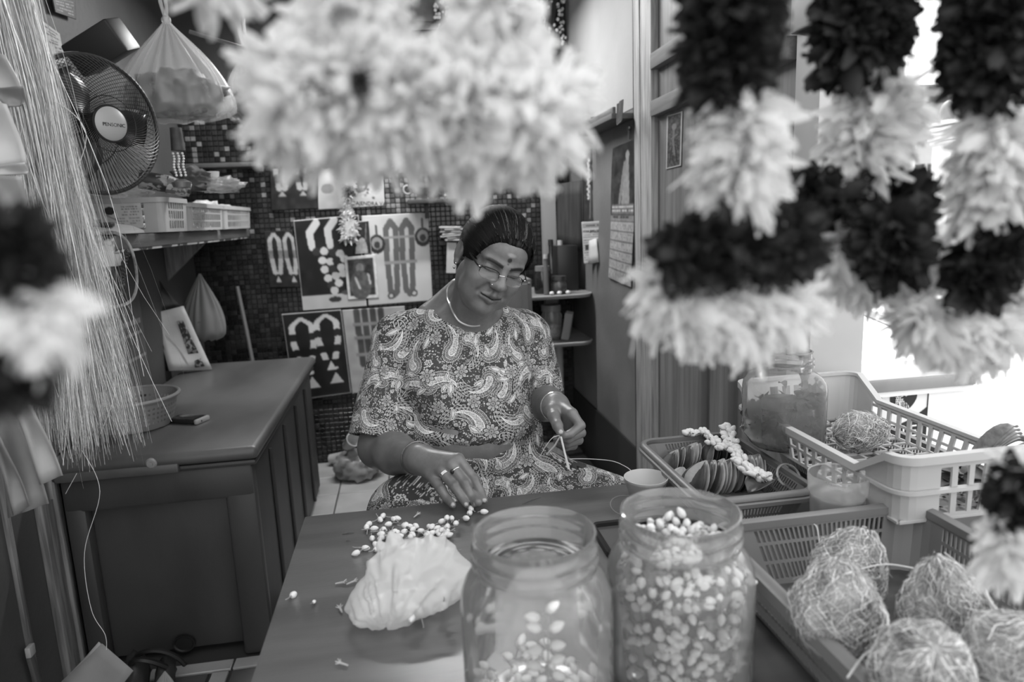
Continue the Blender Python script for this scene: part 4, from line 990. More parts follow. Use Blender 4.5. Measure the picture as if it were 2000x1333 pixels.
# ------------------------------------------------------------------ leaves in the tray
leaf_l = mat('leaf_pale', .62, .45, .52, scale=25, bump=.2); leaf_d = mat('leaf_dark', .30, .4, .24, scale=25, bump=.2)
def leaf_me(L=.075, W=.055, cup=.012, nu=9, nv=7):
    V = []; Fc = []
    for i in range(nu):
        t = i/(nu-1); wv = W*.5*math.sin(PI*min(1, t*.92+.06))**.7*(1.1-.35*t) if 0 < i < nu-1 else .0015
        for j in range(nv):
            s_ = j/(nv-1)*2-1; V.append((s_*wv, t*L-L*.5, cup*(s_*s_)*(wv/W*2)+.006*math.sin(t*PI)))
    for i in range(nu-1):
        for j in range(nv-1): Fc.append([i*nv+j, i*nv+j+1, (i+1)*nv+j+1, (i+1)*nv+j])
    me = from_arrays(V, Fc); return me
lm1 = leaf_me(); lm2 = lm1.copy(); lm1.materials.append(leaf_l); lm2.materials.append(leaf_d)
def leaf(loc, rot, dark, s, label, group):
    o = bpy.data.objects.new('betel_leaf', lm2 if dark else lm1); COL.objects.link(o); o.location = loc; o.rotation_euler = rot; o.scale = (s, s, s)
    md = o.modifiers.new('solid', 'SOLIDIFY'); md.thickness = .0007
    return tag(o, label, 'leaf', group)
def leaf_row(p0, p1, n, rz, tilt, s, label, group, darkp=.35):
    for k in range(n):
        t = k/(n-1); p = np.array(p0)*(1-t)+np.array(p1)*t+np.random.default_rng(k+n).normal(0, .0015, 3)
        leaf(p, (tilt+random.uniform(-.08, .08), random.uniform(-.1, .1), rz+random.uniform(-.1, .1)), random.random() < darkp, s*random.uniform(.93, 1.05), label, group)
leaf_row(atz(1362, 938, .805), atz(1478, 925, .803), 17, -1.0, 1.0, 1.12, 'pale green leaf in the front stack of the leaf tray', 'front stack of leaves')
leaf_row(atz(1312, 905, .800), atz(1360, 890, .808), 9, -1.0, 1.05, .82, 'pale green leaf in the rear stack of the leaf tray', 'rear stack of leaves')
leaf_row(atz(1388, 885, .812), atz(1420, 880, .815), 6, -1.15, 1.15, .85, 'curled leaf standing between the two leaf stacks', 'middle leaves')
leaf(atz(1490, 947, .815), (.25, .1, -1.3), True, 1.0, 'broad dark leaf lying at the front rim of the leaf tray', None)
leaf(atz(1328, 930, .80), (.7, .3, -.6), False, .6, 'small pale leaf curled against the tray side', None)
leaf(atz(1475, 905, .80), (.6, .5, -.2), True, .9, 'dark leaf tucked under the string of buds', None)
# string of buds
sg = thing('bud_string', 'string of white jasmine buds curled over the leaves in the tray', 'flower string', atz(1440, 870, .82))
sl_ = Vector(sg.location)
pth = spline([atz(1345, 852, .842), atz(1372, 848, .848), atz(1398, 866, .842), atz(1418, 880, .838)], 8); pth2 = spline([atz(1420, 838, .850), atz(1432, 862, .846), atz(1442, 888, .842), atz(1456, 912, .836), atz(1478, 930, .830), atz(1500, 938, .826)], 8)
MB().tube(pth, .0009, 5).build('thread', stem_m, sg, world=True); MB().tube(pth2, .0009, 5).build('thread', stem_m, sg, world=True)
for pp, ev in ((pth, 1), (pth2, 1)):
    for i, p in enumerate(pp):
        for q in range(2 if pp is pth else 3):
            bud(Vector(p)-sl_+Vector((random.uniform(-.008, .008), random.uniform(-.006, .006), random.uniform(-.002, .007))), (random.uniform(-1.9, -.7), random.choice((-1, 1))*random.uniform(.5, 1.5), random.uniform(-.4, .6)), 2, 1.15, parent=sg, name='bud')
rg = MB().ring((0, 0, 0), .024, .0022, (0.1, -.75, .6), 32, 8).build('clear_ring', clear_mat('ring_plastic', .35, .9, .1, .4)); rg.location = atz(1540, 930, .825); tag(rg, 'clear plastic ring lying at the corner of the leaf tray', 'ring')

# ------------------------------------------------------------------ dried petals in the square jar
dpm = leaf_me(.022, .020, .006, 5, 5); dpm.materials.append(mat('dried_petal', .20, .7, .30, scale=60))
for k in range(150):
    a = random.uniform(0, 2*PI); sq = 1/max(abs(math.cos(a)), abs(math.sin(a))); r_ = .062*min(sq, 1.2)*(random.random()**.25); z = random.uniform(.012, .105+.02*math.cos(a))
    o = bpy.data.objects.new('dried_petal', dpm); COL.objects.link(o); o.location = (j3[0]+r_*math.cos(a), j3[1]+r_*math.sin(a), j3[2]+z); o.rotation_euler = rr()
    tag(o, 'dark crumpled dried petal in the square jar', 'petal', 'dried petals in the square jar')
o = MB().lathe([(0, .006), (.05, .008), (.056, .02), (.056, .085), (.04, .098), (0, .1)], seg=16).build('dried_petal_mass', mat('petal_mass', .16, .8, .26, scale=40, bump=1, bscale=50)); o.location = j3; tag(o, 'dense mass of dark dried petals inside the square jar', 'petals', kind='stuff')

# ------------------------------------------------------------------ coconuts
def ribbons(paths, width, side=None):
    """paths (N,K,3) -> thin two-sided strips"""
    N, K, _ = paths.shape; T = np.gradient(paths, axis=1); rng = np.random.default_rng(1)
    sd = rng.normal(size=(N, 1, 3)) if side is None else side; Sv = np.cross(T, sd); Sv /= np.linalg.norm(Sv, axis=2)[..., None]+1e-9
    wv = (np.full((N, 1, 1), width) if np.isscalar(width) else np.asarray(width)[:, None, None])*np.linspace(1, .45, K)[None, :, None]
    V = np.stack([paths-Sv*wv*.5, paths+Sv*wv*.5], 2).reshape(-1, 3); b = (np.arange(N)[:, None]*K+np.arange(K-1)[None, :]).ravel()*2
    return V, np.stack([b, b+1, b+3, b+2], 1)
husk = mat('coir_husk', .66, .85, .28, scale=16, detail=6, lo=.38, hi=.62, bump=1, bscale=90); fib_m = mat('coir_fibre', .72, .7, attr='Col')
def coconut(loc, tip, R, label, seed, group, tuft=1.0, dens=1500, parent=None):
    rng = np.random.default_rng(seed); t = thing('coconut', label, 'coconut', loc, group=group); tip = nrm(tip)
    q = Vector((0, 0, 1)).rotation_difference(Vector(tip)); Rq = np.array(q.to_matrix())
    bm = bmesh.new(); bmesh.ops.create_icosphere(bm, subdivisions=5, radius=1); V = np.array([v.co[:] for v in bm.verts]); Fc = np.array([[v.index for v in f.verts] for f in bm.faces]); bm.free()
    def shape(D):
        z = D[..., 2]; rad = R*(1+.10*np.clip(z, 0, 1)**2+.24*np.clip((z-.62)/.38, 0, 1)**2*tuft)*(1-.06*np.clip(-z, 0, 1))
        a = np.arctan2(D[..., 1], D[..., 0]); return rad*(1+.035*np.cos(a*3+seed)*(1-np.abs(z)))
    def surf(D): return (D*(shape(D)*(1+.07*vnoise(D, 2.2, seed)+.045*vnoise(D*np.array([5, 5, 1.2]), 1.5, seed+3)+.02*vnoise(D, 9, seed+5)))[..., None])@Rq.T
    link('husk', from_arrays(surf(V), Fc), husk, t)
    K = 8; th0 = rng.uniform(.05, 2.4, dens)**1.0; ph0 = rng.uniform(0, 2*PI, dens); L = rng.uniform(.2, .8, dens); s_ = np.linspace(0, 1, K)[None, :]
    th = th0[:, None]+L[:, None]*s_; ph = ph0[:, None]+rng.normal(0, .55, dens)[:, None]*s_+.06*np.sin(s_*9+ph0[:, None]*5)
    D = np.stack([np.sin(th)*np.cos(ph), np.sin(th)*np.sin(ph), np.cos(th)], -1)
    lift = 1.008+np.abs(rng.normal(0, .02, dens))[:, None]+(rng.random(dens)**4)[:, None]*.14*s_**2
    P_ = surf(D)*lift[..., None]; V2, Q2 = ribbons(P_, rng.uniform(.0005, .0012, dens)); c = np.repeat([lin(x) for x in rng.uniform(.5, 1.0, dens)], K*2)
    o = link('fibres', from_arrays(V2, Q2, col=c), fib_m, t); o['kind'] = 'stuff'
    return t
CG = 'coconuts in the grey basket'
for (px, py, Y, tip, R, lb, sd) in ((1655, 1118, .775, (.55, .15, .8), .047, 'husked coconut with a peaked tuft in the far end of the basket', 1),
        (1632, 1205, .665, (.25, .35, .95), .049, 'husked coconut with dark torn side beside the basket wall nearest the jars', 2), (1845, 1195, .665, (-.1, .2, 1), .048, 'husked coconut with a pointed fibrous crown in the basket middle', 3),
        (1800, 1312, .54, (-.2, -.5, .8), .046, 'pale round coconut at the near end of the basket', 4), (1975, 1285, .55, (.3, -.5, .8), .044, 'pale coconut against the far side wall of the basket', 5)):
    coconut(aty(px, py, Y), tip, R, lb, sd, CG, 1.0 if sd < 4 else .2)
coconut(aty(1672, 845, 1.20)+np.array([0, 0, 0]), (.95, -.15, .12), .042, 'small brown coconut with long swept fibres inside the white crate', 7, None, 1.3, 1400)
# straw bits in the basket
for k, (a, b) in enumerate((((1845, 1080), (1960, 1215)), ((1655, 1120), (1790, 1112)), ((1655, 1325), (1720, 1265)), ((1590, 1025), (1600, 1060)))):
    p0, p1 = atz(*a, .90-.01*k), atz(*b, .88-.01*k); md_ = (p0+p1)/2+np.array([0, 0, .012])
    o = MB().tube(bez(p0, md_, md_, p1, 12), .0012, 5).build('loose_fibre', mat('pale_fibre', .75, .6)); tag(o, 'long pale loose fibre curving over the coconut basket', 'fibre', 'loose fibres over the coconuts')
# folded leaves in the crate's near end
bl = mat('banana_leaf', .60, .5, .48, scale=14, stretch=(.5, 6, 6), bump=.3)
for k in range(5):
    p0 = atz(1880+6*k, 925-3*k, .905); p1 = atz(1985+4*k, 835+7*k, 1.0-.012*k); pts = bez(p0, p0+np.array([.03, .0, .03]), p1-np.array([.02, 0, -.01]), p1, 10); V = []; Fc = []
    for i, p in enumerate(pts):
        wv = .028*math.sin(PI*(.12+.8*i/9)); 
        for j in range(5): V.append(p+np.array([.0, -1, .15])*wv*(j/4*2-1)*.6+np.array([0, 0, 1])*wv*.35*(j/4*2-1)**2)
    for i in range(9):
        for j in range(4): Fc.append([i*5+j, i*5+j+1, (i+1)*5+j+1, (i+1)*5+j])
    o = link('folded_leaf', from_arrays(V, Fc), bl); md = o.modifiers.new('solid', 'SOLIDIFY'); md.thickness = .001; tag(o, 'pale folded leaf sticking out of the near end of the white crate', 'leaf', 'folded leaves in the white crate')
for k in range(14):
    c = atz(1870+random.uniform(-25, 55), 935+random.uniform(-18, 22), .875+.002*k); o = bpy.data.objects.new('betel_leaf', lm1 if k % 2 else lm2); COL.objects.link(o); o.location = c; o.rotation_euler = (random.uniform(-.3, .5), random.uniform(-.3, .3), random.uniform(0, 6)); o.scale = (.8, .8, .8)
    tag(o, 'small leaf in the pile lying in the near end of the white crate', 'leaf', 'leaf pile in the white crate')

# ------------------------------------------------------------------ things at the hands
strip = mat('fibre_strip', .78, .5)
h0 = A3(1095, 851, 1.408)
fs = thing('fibre_strips', 'three pale fibre strips pinched between thumb and finger', 'fibre', h0)
MB().tube([h0, A3(1103, 885, 1.40), A3(1111, 917, 1.395)], [.0022, .0022, .0028], 6, flat=.4).build('strip', strip, fs, world=True)
MB().tube([h0, A3(1083, 872, 1.405), A3(1067, 889, 1.40)], [.0018, .0024, .0022], 6, flat=.4).build('strip', mat('fibre_strip_grey', .55, .5), fs, world=True)
MB().tube(spline([h0, A3(1080, 855, 1.40), A3(1066, 872, 1.40), A3(1054, 893, 1.405)], 5), .0007, 5).build('thread', strip, fs, world=True)
th = MB().tube(spline([A3(1112, 897, 1.41), A3(1150, 897, 1.40), A3(1195, 901, 1.37), A3(1222, 912, 1.33), A3(1235, 922, 1.30)], 6), .0008, 5).build('thread', strip); tag(th, 'pale thread running from the lap to the white cup', 'thread')
gold = mat('gold_metal', .75, .25, metal=1); silver = mat('silver_metal', .8, .2, metal=1)
axR = nrm(wrR-elR); axL = nrm(wrL-elL)
br = MB().ring(wrR-axR*.022, .0372, .0016, axR, 40, 6, ry=.0372).build('bracelet', gold); tag(br, 'thin wavy bracelet on the wrist over the table', 'bracelet')
for k in range(2):
    b_ = MB().ring(wrL-axL*(.004+.006*k), .0345, .0013, nrm(axL+np.array([.12*k, 0, .1])), 40, 6).build('bangle', gold if k else silver); tag(b_, 'thin metal bangle on the wrist of the hand holding strips', 'bangle', 'pair of wrist bangles')
for (i, nm, f_, st_) in ((2, 'triple-band ring on the ring finger', .30, 0), (1, 'ring with a dark oval stone on the middle finger', .38, 1)):
    p = mcpR[i]*(1-f_)+pipR[i]*f_; ax_ = nrm(pipR[i]-mcpR[i]); rgt = thing('finger_ring', nm, 'ring', p)
    mb = MB()
    for k in ((-1, 0, 1) if not st_ else (0,)): mb.ring(p+ax_*.0022*k, .0126, .0010 if not st_ else .0014, ax_, 28, 6)
    mb.build('band', silver, rgt, world=True)
    if st_: MB().ball(p+np.array([-.008, -.0085, .004]), (.0045, .0035, .0055), 12, 8).build('stone', mat('dark_stone', .15, .1), rgt, world=True)
# glasses
gs = thing('eyeglasses', 'half-rim eyeglasses with dark temples worn low on the nose', 'glasses', Hd(0, 10, 1.2))
fr_m = mat('glasses_frame', .12, .3, spec=.6); gl_m = clear_mat('lens', .05, .8, .03, .1)
def lens_pt(q, a, off=0): # rounded rectangle outline in head space, tilted
    c_, s_ = math.cos(a), math.sin(a); x = 3.35*q+2.35*np.sign(c_)*abs(c_)**.6; z = .35+1.25*np.sign(s_)*abs(s_)**.75; return Hd(x, 10.15-.035*(x)**2-.25*(z-.5)+off, z-.15*abs(x)/5)
for q in (-1, 1):
    out = [lens_pt(q, a) for a in np.linspace(0, 2*PI, 36, endpoint=False)]; mb = MB(); c = np.mean(out, 0); mb.add([c]+out, [[0, 1+i, 1+(i+1) % 36] for i in range(36)]); mb.build('lens', gl_m, gs, world=True)
    MB().tube([lens_pt(q, a) for a in np.linspace(-.15, PI+.15, 22)], .0011, 6).build('rim', fr_m, gs, world=True)
    MB().tube([lens_pt(q, a) for a in np.linspace(PI+.15, 2*PI-.15, 22)], .0003, 4).build('lower_wire', mat('wire_soft', .4, .4), gs, world=True)
    MB().tube([Hd(q*5.75, 9.0, .8), Hd(q*6.6, 8.2, 1.2), Hd(q*7.3, 5.0, 1.6), Hd(q*7.75, .5, 2.0)], [.0022, .0028, .0024, .0020], 6, flat=.6).build('temple', fr_m, gs, world=True)
    MB().ball(Hd(q*6.1, 8.9, 1.0), .0026, 8, 6).build('hinge', silver, gs, world=True)
MB().tube([Hd(-1.1, 10.3, .75), Hd(0, 10.7, 1.1), Hd(1.1, 10.3, .75)], .0011, 6).build('bridge', silver, gs, world=True)
ns = MB().ball(Hd(-1.95, 10.6, -1.75), .0021, 10, 8).build('nose_stud', silver); tag(ns, 'small shiny stud on the side of the nose', 'nose stud')
er = thing('earring', 'small drop earring hanging from the visible ear', 'earring', Hd(-7.9, .2, -3.0)); MB().ball(Hd(-8.1, .5, -3.0), .003, 10, 8).build('stud', silver, er, world=True); MB().ball(Hd(-8.1, .6, -4.1), (.0028, .0028, .004), 10, 8).build('drop', gold, er, world=True)
# necklace: chain lying round the neck
pts = [on_skin(884, 546), on_skin(874, 560), on_skin(872, 578), on_skin(876, 596), on_skin(884, 614), on_skin(896, 630), on_skin(918, 640, 0), on_skin(940, 638, 0)]
nc = MB().tube(spline(pts, 8), .0026, 6).build('necklace', mat('necklace_gold', .72, .3, metal=.4)); tag(nc, 'thin gold chain worn round the neck', 'necklace')
# dark things behind the jar
tk = thing('black_tray', 'small black rimmed tray half hidden behind the full jar', 'tray', atz(1185, 1045, TZ))
P2, _m = rrect(tk.location[0]-.02, tk.location[0]+.12, tk.location[1]-.09, tk.location[1]+.03, .012, .05)
sweep_rim(clean(P2), TZ+.006, [(-.005, -.006), (-.005, .005), (0, .007), (.004, .004), (.004, -.006)], 'rim', mat('black_plastic', .12, .35), tk)
MB().box((tk.location[0]+.05, tk.location[1]-.03, TZ+.002), (.13, .11, .003)).build('plate', mat('dark_plate', .28, .3), tk, world=True)
lo_ = MB().ring((0, 0, 0), .030, .0012, (0, -.3, 1), 32, 6).build('wire_loop', mat('wire_grey', .45, .4)); lo_.location = atz(1222, 988, TZ+.012); tag(lo_, 'thin wire loop lying behind the full jar', 'wire')
# ================================================================== flat printed sheets
class Canvas:
    def __init__(s, w, h, v): s.a = np.full((h, w), v, np.float32); s.w = w; s.h = h; y, x = np.mgrid[0:h, 0:w]; s.u = (x+.5)/w; s.v = (y+.5)/h; s.asp = h/w
    def put(s, m, v): s.a = np.where(m, v, s.a); return s
    def rect(s, u0, v0, u1, v1, c): return s.put((s.u >= u0) & (s.u <= u1) & (s.v >= v0) & (s.v <= v1), c)
    def ell(s, cu, cv, ru, rv, c): return s.put(((s.u-cu)/ru)**2+((s.v-cv)/rv)**2 <= 1, c)
    def line(s, pts, w, c):
        d = np.full(s.a.shape, 9.)
        for (a, b) in zip(pts[:-1], pts[1:]):
            a = np.array([a[0], a[1]*s.asp]); b = np.array([b[0], b[1]*s.asp]); ab = b-a; px = s.u-a[0]; py = s.v*s.asp-a[1]
            t = np.clip((px*ab[0]+py*ab[1])/(ab@ab+1e-9), 0, 1); d = np.minimum(d, np.hypot(px-t*ab[0], py-t*ab[1]))
        return s.put(d < w*.5, c)
    def noise(s, amp, sc=20, seed=1): s.a = np.clip(s.a+amp*vnoise(np.stack([s.u, s.v*s.asp, s.u*0], -1), sc, seed), 0, 1); return s
    def scribble(s, u0, v0, u1, v1, rows, c, seed=1, fill=.8):
        rng = np.random.default_rng(seed); hgt = (v1-v0)/rows
        for r_ in range(rows):
            x = u0
            while x < u1-.01:
                w_ = rng.uniform(.02, .07)*(u1-u0)*2
                if rng.random() < fill: s.rect(x, v0+hgt*(r_+.25), min(x+w_, u1), v0+hgt*(r_+.7), c+rng.uniform(-.05, .05))
                x += w_+.012
        return s
    def garland(s, cu, v0, v1, hw, w, bands, tail=True):
        """a folded garland print: two legs joined by an arch, banded in the given greys"""
        n = 26
        for sg in (-1, 1):
            for k in range(n):
                t = k/n; u = cu+sg*hw*(math.sin(min(1, t*5)*PI/2) if t < .2 else 1-.55*max(0, (t-.55)/.45)); v = v0+(v1-v0)*t
                c = bands[int(t*len(bands)) % len(bands)]; s.ell(u, v, w*.5, (v1-v0)/n*.8, c)
        if tail: s.put((np.abs(s.u-cu) < (s.v-v1)*.55*(.16/.12)) & (s.v > v1) & (s.v < v1+.12), bands[0])
        return s
def sheet(name, label, cat, q, cv, group=None, m=None, parent=None, th=.0015, bulge=0):
    """q: TL, TR, BR, BL in space; painted cell by cell"""
    TL, TR, BR, BL = [np.array(p, float) for p in q]; nx, ny = cv.w+1, cv.h+1; u = np.linspace(0, 1, nx)[None, :, None]; v = np.linspace(0, 1, ny)[:, None, None]
    P = (TL*(1-u)+TR*u)*(1-v)+(BL*(1-u)+BR*u)*v; nr = np.cross(TR-TL, BL-TL); nr = nr/np.linalg.norm(nr)
    if nr@(CO-TL) < 0: nr = -nr
    P = P+nr*(bulge*np.sin(PI*u)*np.sin(PI*v)+bulge*.4*np.sin(7*v+3*u))
    a = np.pad(cv.a, 1, mode='edge'); c = (a[:-1, :-1]+a[1:, :-1]+a[:-1, 1:]+a[1:, 1:])/4
    idx = np.arange(nx*ny).reshape(ny, nx); Q = np.stack([idx[:-1, :-1], idx[:-1, 1:], idx[1:, 1:], idx[1:, :-1]], -1).reshape(-1, 4)
    c = np.clip(c.ravel(), 0, 1); c = np.where(c <= .04045, c/12.92, ((c+.055)/1.055)**2.4)
    o = link(name, from_arrays(P.reshape(-1, 3), Q, col=c), m or mat('printed_paper', .7, .45, attr='Col', spec=.3), parent, parent is not None)
    md = o.modifiers.new('solid', 'SOLIDIFY'); md.thickness = th; md.offset = 0
    if label: tag(o, label, cat, group)
    return o
def px_quad(pts, plane, val):
    f = {'x': atx, 'y': aty, 'z': atz}[plane]; return [f(*p, val) for p in pts]

# ================================================================== shelf on the left wall
ls = thing('wall_shelf', 'long worn wooden shelf fixed on the left wall above the chest', 'shelf', (-.95, 2.95, 1.32))
MB().box((-.95, 2.965, 1.3225), (.30, 1.73, .042), bev=.004).build('board', mat('shelf_wood', .42, .6, .30, scale=6, stretch=(4, .5, 4), bump=.4), ls, world=True)
MB().box((-.83, 2.965, 1.318), (.05, 1.735, .05), bev=.004).build('front_edge', mat('chipped_edge', .30, .6, .78, scale=14, lo=.47, hi=.52, bump=.4), ls, world=True)
MB().box((-.95, 2.125, 1.278), (.28, .06, .045), bev=.004).build('cross_batten', mat('chipped_batten', .75, .6, .35, scale=12, lo=.55, hi=.6, bump=.4), ls, world=True)
for yy in (2.5, 3.4): MB().prism([(-1.098, yy, 1.30), (-.90, yy, 1.30), (-1.098, yy, 1.12)], (0, .025, 0)).build('bracket', M_wood_d, ls, world=True, smooth=False)

# ------------------------------------------------------------------ fan
fc = Vector(aty(188, 245, 2.17)); fn = Vector((.80, -.60, -.03)).normalized(); fq = Vector((0, 0, 1)).rotation_difference(fn)
up_ = fq @ Vector((0, 1, 0)); FM = Matrix.Translation(fc) @ fq.to_matrix().to_4x4()
xax = Vector((0, 0, 1)).cross(fn).normalized(); yax = fn.cross(xax); FM = Matrix(((xax.x, yax.x, fn.x, fc.x), (xax.y, yax.y, fn.y, fc.y), (xax.z, yax.z, fn.z, fc.z), (0, 0, 0, 1)))
fan = thing('table_fan', 'desk fan with dark wire grille and pale round hub cap on the left shelf', 'fan', (fc.x, fc.y+.07, 1.345))
def fbuild(mb, nm, m, par=fan, **k):
    for i, v in enumerate(mb.v): mb.v[i] = np.array([(FM @ Vector(p))[:] for p in v])
    return mb.build(nm, m, par, world=True, **k)
wire = mat('fan_wire', .12, .4); pale = mat('fan_pale', .66, .4)
RG = .188
def grille(sgn, dome, sw, n, z0):
    mb = MB()
    for k in range(n):
        a = 2*PI*k/n; pts = []
        for t in np.linspace(0, 1, 9):
            r_ = .043+(RG-.043)*t; aa = a+sw*t; pts.append((r_*math.cos(aa), r_*math.sin(aa), z0+dome*(1-t**2.2)))
        mb.tube(pts, .0009, 4, cap=False)
    for r_ in (.05, .075) if sgn > 0 else (.11, .06): mb.ring((0, 0, z0+dome*(1-((r_-.043)/(RG-.043))**2.2)), r_, .0012, seg=40, ms=4)
    return mb
fbuild(grille(1, .060, .75, 84, .008), 'front_grille', wire)
fbuild(grille(-1, -.075, -.6, 84, -.008), 'rear_grille', wire)
fbuild(MB().ring((0, 0, 0), RG, .006, seg=64, ms=8), 'rim_ring', mat('fan_ring', .22, .4))
fbuild(MB().ring((0, 0, -.012), RG+.002, .006, seg=64, ms=8), 'rear_rim_ring', pale)
hb = fbuild(MB().lathe([(0, .079), (.020, .078), (.040, .074), (.0465, .069), (.0465, .064)], seg=40), 'hub_cap', pale)
fbuild(MB().ring((0, 0, .066), .048, .004, seg=40, ms=6), 'hub_ring', wire, hb)
me = text_mesh('PENSONIC', .0135, .0005); o = link('brand_lettering', me, M_dark, hb, True); o.matrix_basis = FM @ Matrix.Translation((.002, -.004, .0785))
for k in range(3):
    V = []; Fc = []
    for i in range(8):
        for j in range(6):
            t = i/7; s_ = j/5-.5; r_ = .035+.125*t; wv = (1.25-.2*t)*(.55+.45*math.sin(PI*min(1, t+.15)))
            a = 2*PI*k/3+s_*wv; V.append((r_*math.cos(a), r_*math.sin(a), -.01+.028*s_))
    for i in range(7):
        for j in range(5): Fc.append([i*6+j, i*6+j+1, (i+1)*6+j+1, (i+1)*6+j])
    o = fbuild(MB().add(V, Fc), 'blade', mat('fan_blade', .20, .3), sharp=None); md = o.modifiers.new('s', 'SOLIDIFY'); md.thickness = .002
fbuild(MB().lathe([(0, .02), (.034, .018), (.036, -.03), (0, -.035)], seg=24), 'blade_hub', M_dark)
fbuild(MB().lathe([(0, -.20), (.035, -.195), (.055, -.17), (.058, -.10), (.045, -.085), (0, -.085)], seg=28), 'motor_housing', mat('fan_body', .55, .4))
bq = fc-fn*.13; MB().tube([(bq.x, bq.y, bq.z), (bq.x, bq.y, 1.40), (bq.x+.02, bq.y-.0, 1.372)], [.020, .024, .034], 16).build('stem', mat('fan_body', .55, .4), fan, world=True)
MB().lathe([(0, .036), (.05, .034), (.10, .024), (.128, .010), (.130, .002), (0, .002)], (bq.x+.05, bq.y-.06, 1.345), 36).build('base', mat('fan_base', .62, .4), fan, world=True)
MB().box((bq.x+.10, bq.y-.14, 1.374), (.07, .03, .012), bev=.004).build('switch_panel', M_dark, fan, world=True)

# ------------------------------------------------------------------ crates on the shelf
gcr = mat('pale_crate', .66, .45, .60, scale=6)
def shelf_crate(label, x0, x1, y0, y1, z0, z1):
    t = thing('plastic_crate', label, 'crate', ((x0+x1)/2, (y0+y1)/2, z0)); P, Mk = rrect(x0, x1, y0, y1, .02, .024, .3, solid_end=.02)
    slotted(P, Mk, z0, z1, [(0, 1), (.1, 0), (.34, 1), (.40, 0), (.64, 1), (.70, 0), (.9, 1)], .006, 'slotted_wall', gcr, t, .003); sweep_rim(clean(P), z1, [(-.004, -.006), (-.004, .004), (.006, .004), (.006, -.012), (.003, -.012)], 'rim', gcr, t)
    MB().box(((x0+x1)/2, (y0+y1)/2, z0+.003), (x1-x0-.02, y1-y0-.02, .004)).build('base', gcr, t, world=True); return t
c1 = shelf_crate('pale slotted crate with a printed label behind the fan base', -1.06, -.765, 2.42, 2.68, 1.346, 1.455)
shelf_crate('pale slotted crate standing second from the fan on the shelf', -1.06, -.77, 2.71, 3.20, 1.346, 1.445); shelf_crate('pale slotted crate at the back wall end of the shelf', -1.06, -.77, 3.23, 3.76, 1.346, 1.445)
cv = Canvas(120, 44, .70); cv.ell(.19, .30, .075, .16, .16).ell(.55, .28, .075, .16, .16).line([(.12, .45), (.3, .75)], .02, .5).line([(.5, .45), (.68, .72)], .02, .5).line([(.36, .3), (.36, .7)], .015, .3).put((np.abs(cv.u-.36) < .28-(cv.v-.7)*.2) & (cv.v > .76) & (cv.v < .95) & (cv.v > .76+.2*np.abs(cv.u-.36)*2), .16)
cv.scribble(.72, .08, .96, .5, 4, .42, 3).scribble(.62, .55, .97, .85, 3, .5, 4).noise(.03)
lbq = [(-1.045, 2.412, 1.442), (-.83, 2.412, 1.442), (-.83, 2.412, 1.362), (-1.045, 2.412, 1.362)]
sheet('printed_label', None, None, lbq, cv, parent=c1)
# things lying in and over the crates
film = mat('clear_film', .8, .25, alpha=.45, transl=.3, spec=.7, bump=.6, bscale=35)
def blob(label, name, cat, c, r, m, seed=1, amp=.25, freq=14, group=None, kind=None, sub=4):
    bm = bmesh.new(); bmesh.ops.create_icosphere(bm, subdivisions=sub, radius=1); V = np.array([v.co[:] for v in bm.verts]); Fc = np.array([[v.index for v in f.verts] for f in bm.faces]); bm.free()
    r = np.array(r); d = 1+amp*np.abs(vnoise(V, freq*.2, seed))-amp*.5+amp*.5*vnoise(V, freq*.5, seed+2); W_ = V*r*d[:, None]; W_[:, 2] = np.maximum(W_[:, 2], -r[2]*.8)
    o = link(name, from_arrays(W_, Fc), m); o.location = c
    return tag(o, label, cat, group, kind)
rp = aty(325, 358, 2.46); rl = thing('rolled_packet', 'rolled printed packet lying across the shelf crate', 'packet', rp)
MB().tube([aty(272, 350, 2.44), aty(330, 360, 2.46), aty(372, 372, 2.48)], [.030, .028, .022], 18).build('roll', mat('packet_print', .62, .4, .2, scale=35, lo=.45, hi=.5), rl, world=True)
MB().tube([aty(326, 360, 2.452), aty(366, 371, 2.472)], [.0295, .025], 18).build('printed_band', mat('packet_band', .75, .4, .45, scale=60, lo=.5, hi=.52), rl, world=True)
blob('crumpled clear wrap beside the rolled packet', 'plastic_wrap', 'wrap', aty(255, 372, 2.50), (.07, .05, .03), film, 4, .4); blob('crumpled clear wrap heaped in the second shelf crate', 'plastic_wrap', 'wrap', aty(430, 362, 2.85), (.09, .12, .035), film, 8, .4)
blob('dark rumpled cloth strip drooping over the shelf crate', 'cloth_strip', 'cloth', aty(375, 352, 2.78), (.07, .05, .05), mat('grey_cloth', .36, .8, .28, scale=20), 5, .35)
o = MB().lathe([(0, 0), (.018, 0), (.026, .06), (.024, .06), (.017, .004)], seg=20).build('paper_cup', mat('cup_paper', .85, .5)); o.location = aty(418, 366, 2.9); tag(o, 'small white paper cup standing in the second shelf crate', 'cup')
blob('white fluffy flower bunch lying near the back end of the shelf', 'flower_bunch', 'flowers', (-.92, 3.5, 1.425), (.12, .18, .055), mat('bunch_white', .75, .7, .5, scale=30, bump=1), 6, .4)
for k in range(26):
    o = bpy.data.objects.new('dried_flower', BUD[k % 3]); COL.objects.link(o); o.location = (random.uniform(-1.03, -.80), random.choice((2.45+random.random()*.2, 2.78+random.random()*.35, 3.3+random.random()*.35)), 1.362+random.random()*.05); o.rotation_euler = rr(); o.scale = (1.8,)*3
    tag(o, 'small pale flower lying among wraps in the shelf crates', 'flower', 'flowers in the shelf crates')

